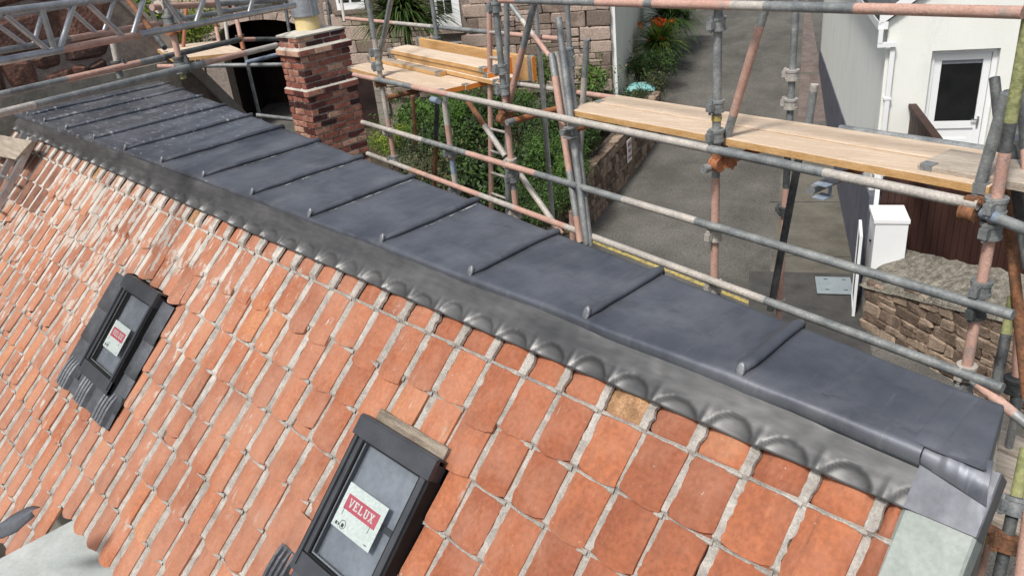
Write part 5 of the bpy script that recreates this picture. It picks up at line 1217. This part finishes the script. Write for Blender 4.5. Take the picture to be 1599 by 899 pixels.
bush('hedge_shrub', (-12.0201, 10.8696, -4.5057), .8, .8, .9, [leaf_dark, leaf_mid], 'dark shrub between ladder and leaning tubes', 3600, .085, base=GZ, seed=15)
bush('hedge_shrub', (-10.3407, 9.2852, -4.4494), .7, .6, .55, [leaf_mid, leaf_dark], 'low green shrub above the lead edge left of the tubes', 3400, .075, base=GZ, seed=25)
bush('hedge_shrub', (-15.0606, 13.3502, -3.7682), .75, .6, .45, [leaf_mid, leaf_bright], 'leafy shrub behind the top of the ladder and first brace', 2600, .085, base=Gd, seed=41)
bush('hedge_shrub', (-14.3834, 10.1269, -3.9927), .8, .7, .55, [leaf_mid, leaf_dark], 'mid green shrub behind the taped standard', 3200, .08, base=GZ, seed=42)
bush('hedge_shrub', (-15.0459, 14.6772, -3.1016), .35, .35, .55, [leaf_bright, leaf_dry], 'slim pale shrub against the granite wall', 900, .09, base=Gd, seed=16, group=None)
bush('hedge_shrub', (-13.97, 15.5498, -3.5332), .55, .45, .5, [leaf_bright, leaf_dry], 'loose bronze-green shrub below the granite corner', 1500, .09, base=Gd, seed=17, group=None)
bush('hedge_shrub', (-13.1748, 16.8768, -4.2817), .85, .6, .26, [leaf_dark, leaf_dry], 'low speckled shrub in front of the teal bin', 3400, .065, base=-5.2, seed=18)
bush('clipped_shrub', (-14.7212, 19.4108, -3.9152), .80, .8, .50, [leaf_mid, leaf_dark], 'rounded clipped shrub behind the teal bin', 5200, .055, base=-5.2, seed=19, lobes=14)
bush('hedge_shrub', (-13.6196, 18.0918, -4.2128), .35, .35, .5, [leaf_dark, leaf_dry], 'dark stems under the clipped shrub', 1200, .07, base=-5.3, seed=21)
bush('lime_shrub', (-16.0718, 4.2898, 0.1123), .75, .6, .42, [leaf_lime, leaf_bright], 'lime-green shrub beyond the sloping coping', 3600, .075, base=-2.2, seed=22, group=None)
bush('lime_shrub', (-16.3576, 5.293, -0.3527), .85, .6, .5, [leaf_lime, leaf_mid], 'lime and green shrub left of the dark archway', 4200, .075, base=-2.6, seed=23, group=None)
def strap_plant(name, c, n, ln, w, mats, label, seed, droop=1.0, cat='plant', trunk=0, up=.55, group=None, flowers=None):
    rs = random.Random(seed); c = Vector(c); e = empty(name, c - UP * trunk, label, cat, group); mb = MB()
    for i in range(n):
        az = rs.uniform(0, 2 * math.pi); el = rs.uniform(-.25, 1.35) * up + .35; l_ = ln * rs.uniform(.65, 1.1)
        h = V(math.cos(az), math.sin(az), 0); side = V(-h.y, h.x, 0); p = c + V(0, 0, rs.uniform(-.06, .12)) + h * .04; vs = []; k = 6; a_ = el
        mi = rs.randrange(len(mats))
        for j in range(k + 1):
            ww = w * (1 - (j / k) ** 1.8) * (.6 + .4 * min(1, j)); vs += [p - side * ww, p + side * ww]
            p = p + (h * math.cos(a_) + UP * math.sin(a_)) * (l_ / k); a_ -= droop * rs.uniform(.15, .34)
        mb.add(vs, [(2 * j, 2 * j + 1, 2 * j + 3, 2 * j + 2) for j in range(k)], mi)
    mb.build('leaves', mats, e)
    if trunk: t_ = MB(); t_.tube(c - UP * trunk, c + UP * .1, .13, 10, r2=.09); t_.build('trunk', bark, e)
    if flowers:
        fm, k_, sz, hh, sp = flowers; fb = MB()
        for i in range(k_):
            p = c + V(rs.uniform(-sp, sp), rs.uniform(-sp, sp), hh + rs.uniform(-.12, .12)); fb.tube(c, p, .006, 4)
            for q in range(10): leafquad(fb, p + rvec(rs) * sz * .5, rvec(rs), rvec(rs), sz, sz * .35, 1)
        fb.build('flower', [leaf_mid, fm], e)
    return e
strap_plant('cabbage_palm', (-17.6003, 11.9736, -1.3494), 760, 1.9, .042, [leaf_palm, leaf_mid, leaf_dark], 'spiky cabbage palm in front of the granite house', 31, .9, 'palm', 2.6, .62)
strap_plant('strap_leaf_plant', (-16.5221, 22.8993, -3.215), 300, 1.75, .038, [leaf_mid, leaf_dark, leaf_bright], 'clump of strap leaves beside the lane against the pale wall', 32, 1.0, 'plant', .3, .8)
strap_plant('strap_leaf_plant', (-15.6133, 21.077, -3.6856), 260, 1.35, .042, [leaf_bright, leaf_lime, leaf_mid], 'yellow-green spiky clump behind the clipped shrub', 33, .9, 'plant', .3, .8, None, (fl_red, 6, .09, .35, .5))
strap_plant('flower_clump', (-16.1852, 21.8039, -3.4115), 24, .6, .02, [leaf_mid, leaf_bright], 'cluster of orange lily flowers against the pale wall', 34, .7, 'flowers', .1, 1.0, None, (fl_orange, 16, .13, .42, .42))
strap_plant('flower_clump', (-16.4232, 23.8831, -3.1499), 40, .6, .02, [leaf_mid, leaf_dark], 'white round flower heads at the lane edge', 35, .7, 'flowers', .1, 1.0, None, (fl_white, 22, .17, .42, .5))
# teal lidded bin
bc = V((-13.9605, 17.7745, -4.1322)); bn = empty('bin', (bc.x, bc.y, -5.25), 'teal plastic lidded bin half hidden by low shrubs', 'bin')
mb = MB(); mb.box8([bc + LA * a - LV * b + UP * (-5.25 - bc.z) for a, b in ((-.36, .27), (.36, .27), (.36, -.27), (-.36, -.27))] + [bc + LA * a - LV * b + UP * -.06 for a, b in ((-.42, .32), (.42, .32), (.42, -.32), (-.42, -.32))]); mb.build('body', teal, bn)
mb = MB(); P = []
for i in range(9):
    row = []
    for j in range(9):
        a, b = i / 8, j / 8; ed = min(a, 1 - a, b, 1 - b); row.append(bc + LA * (-.46 + .92 * a) + LV * (-.35 + .70 * b) + UP * (-.05 + .16 * min(1, ed * 4) ** .6))
    P.append(row)
mb.grid(P); mb.obox(bc - LA * .2 - LV * .37 - UP * .03, LA * .4, LV * .04, UP * .05); smooth_by_angle(mb.build('lid', teal, bn), 30)
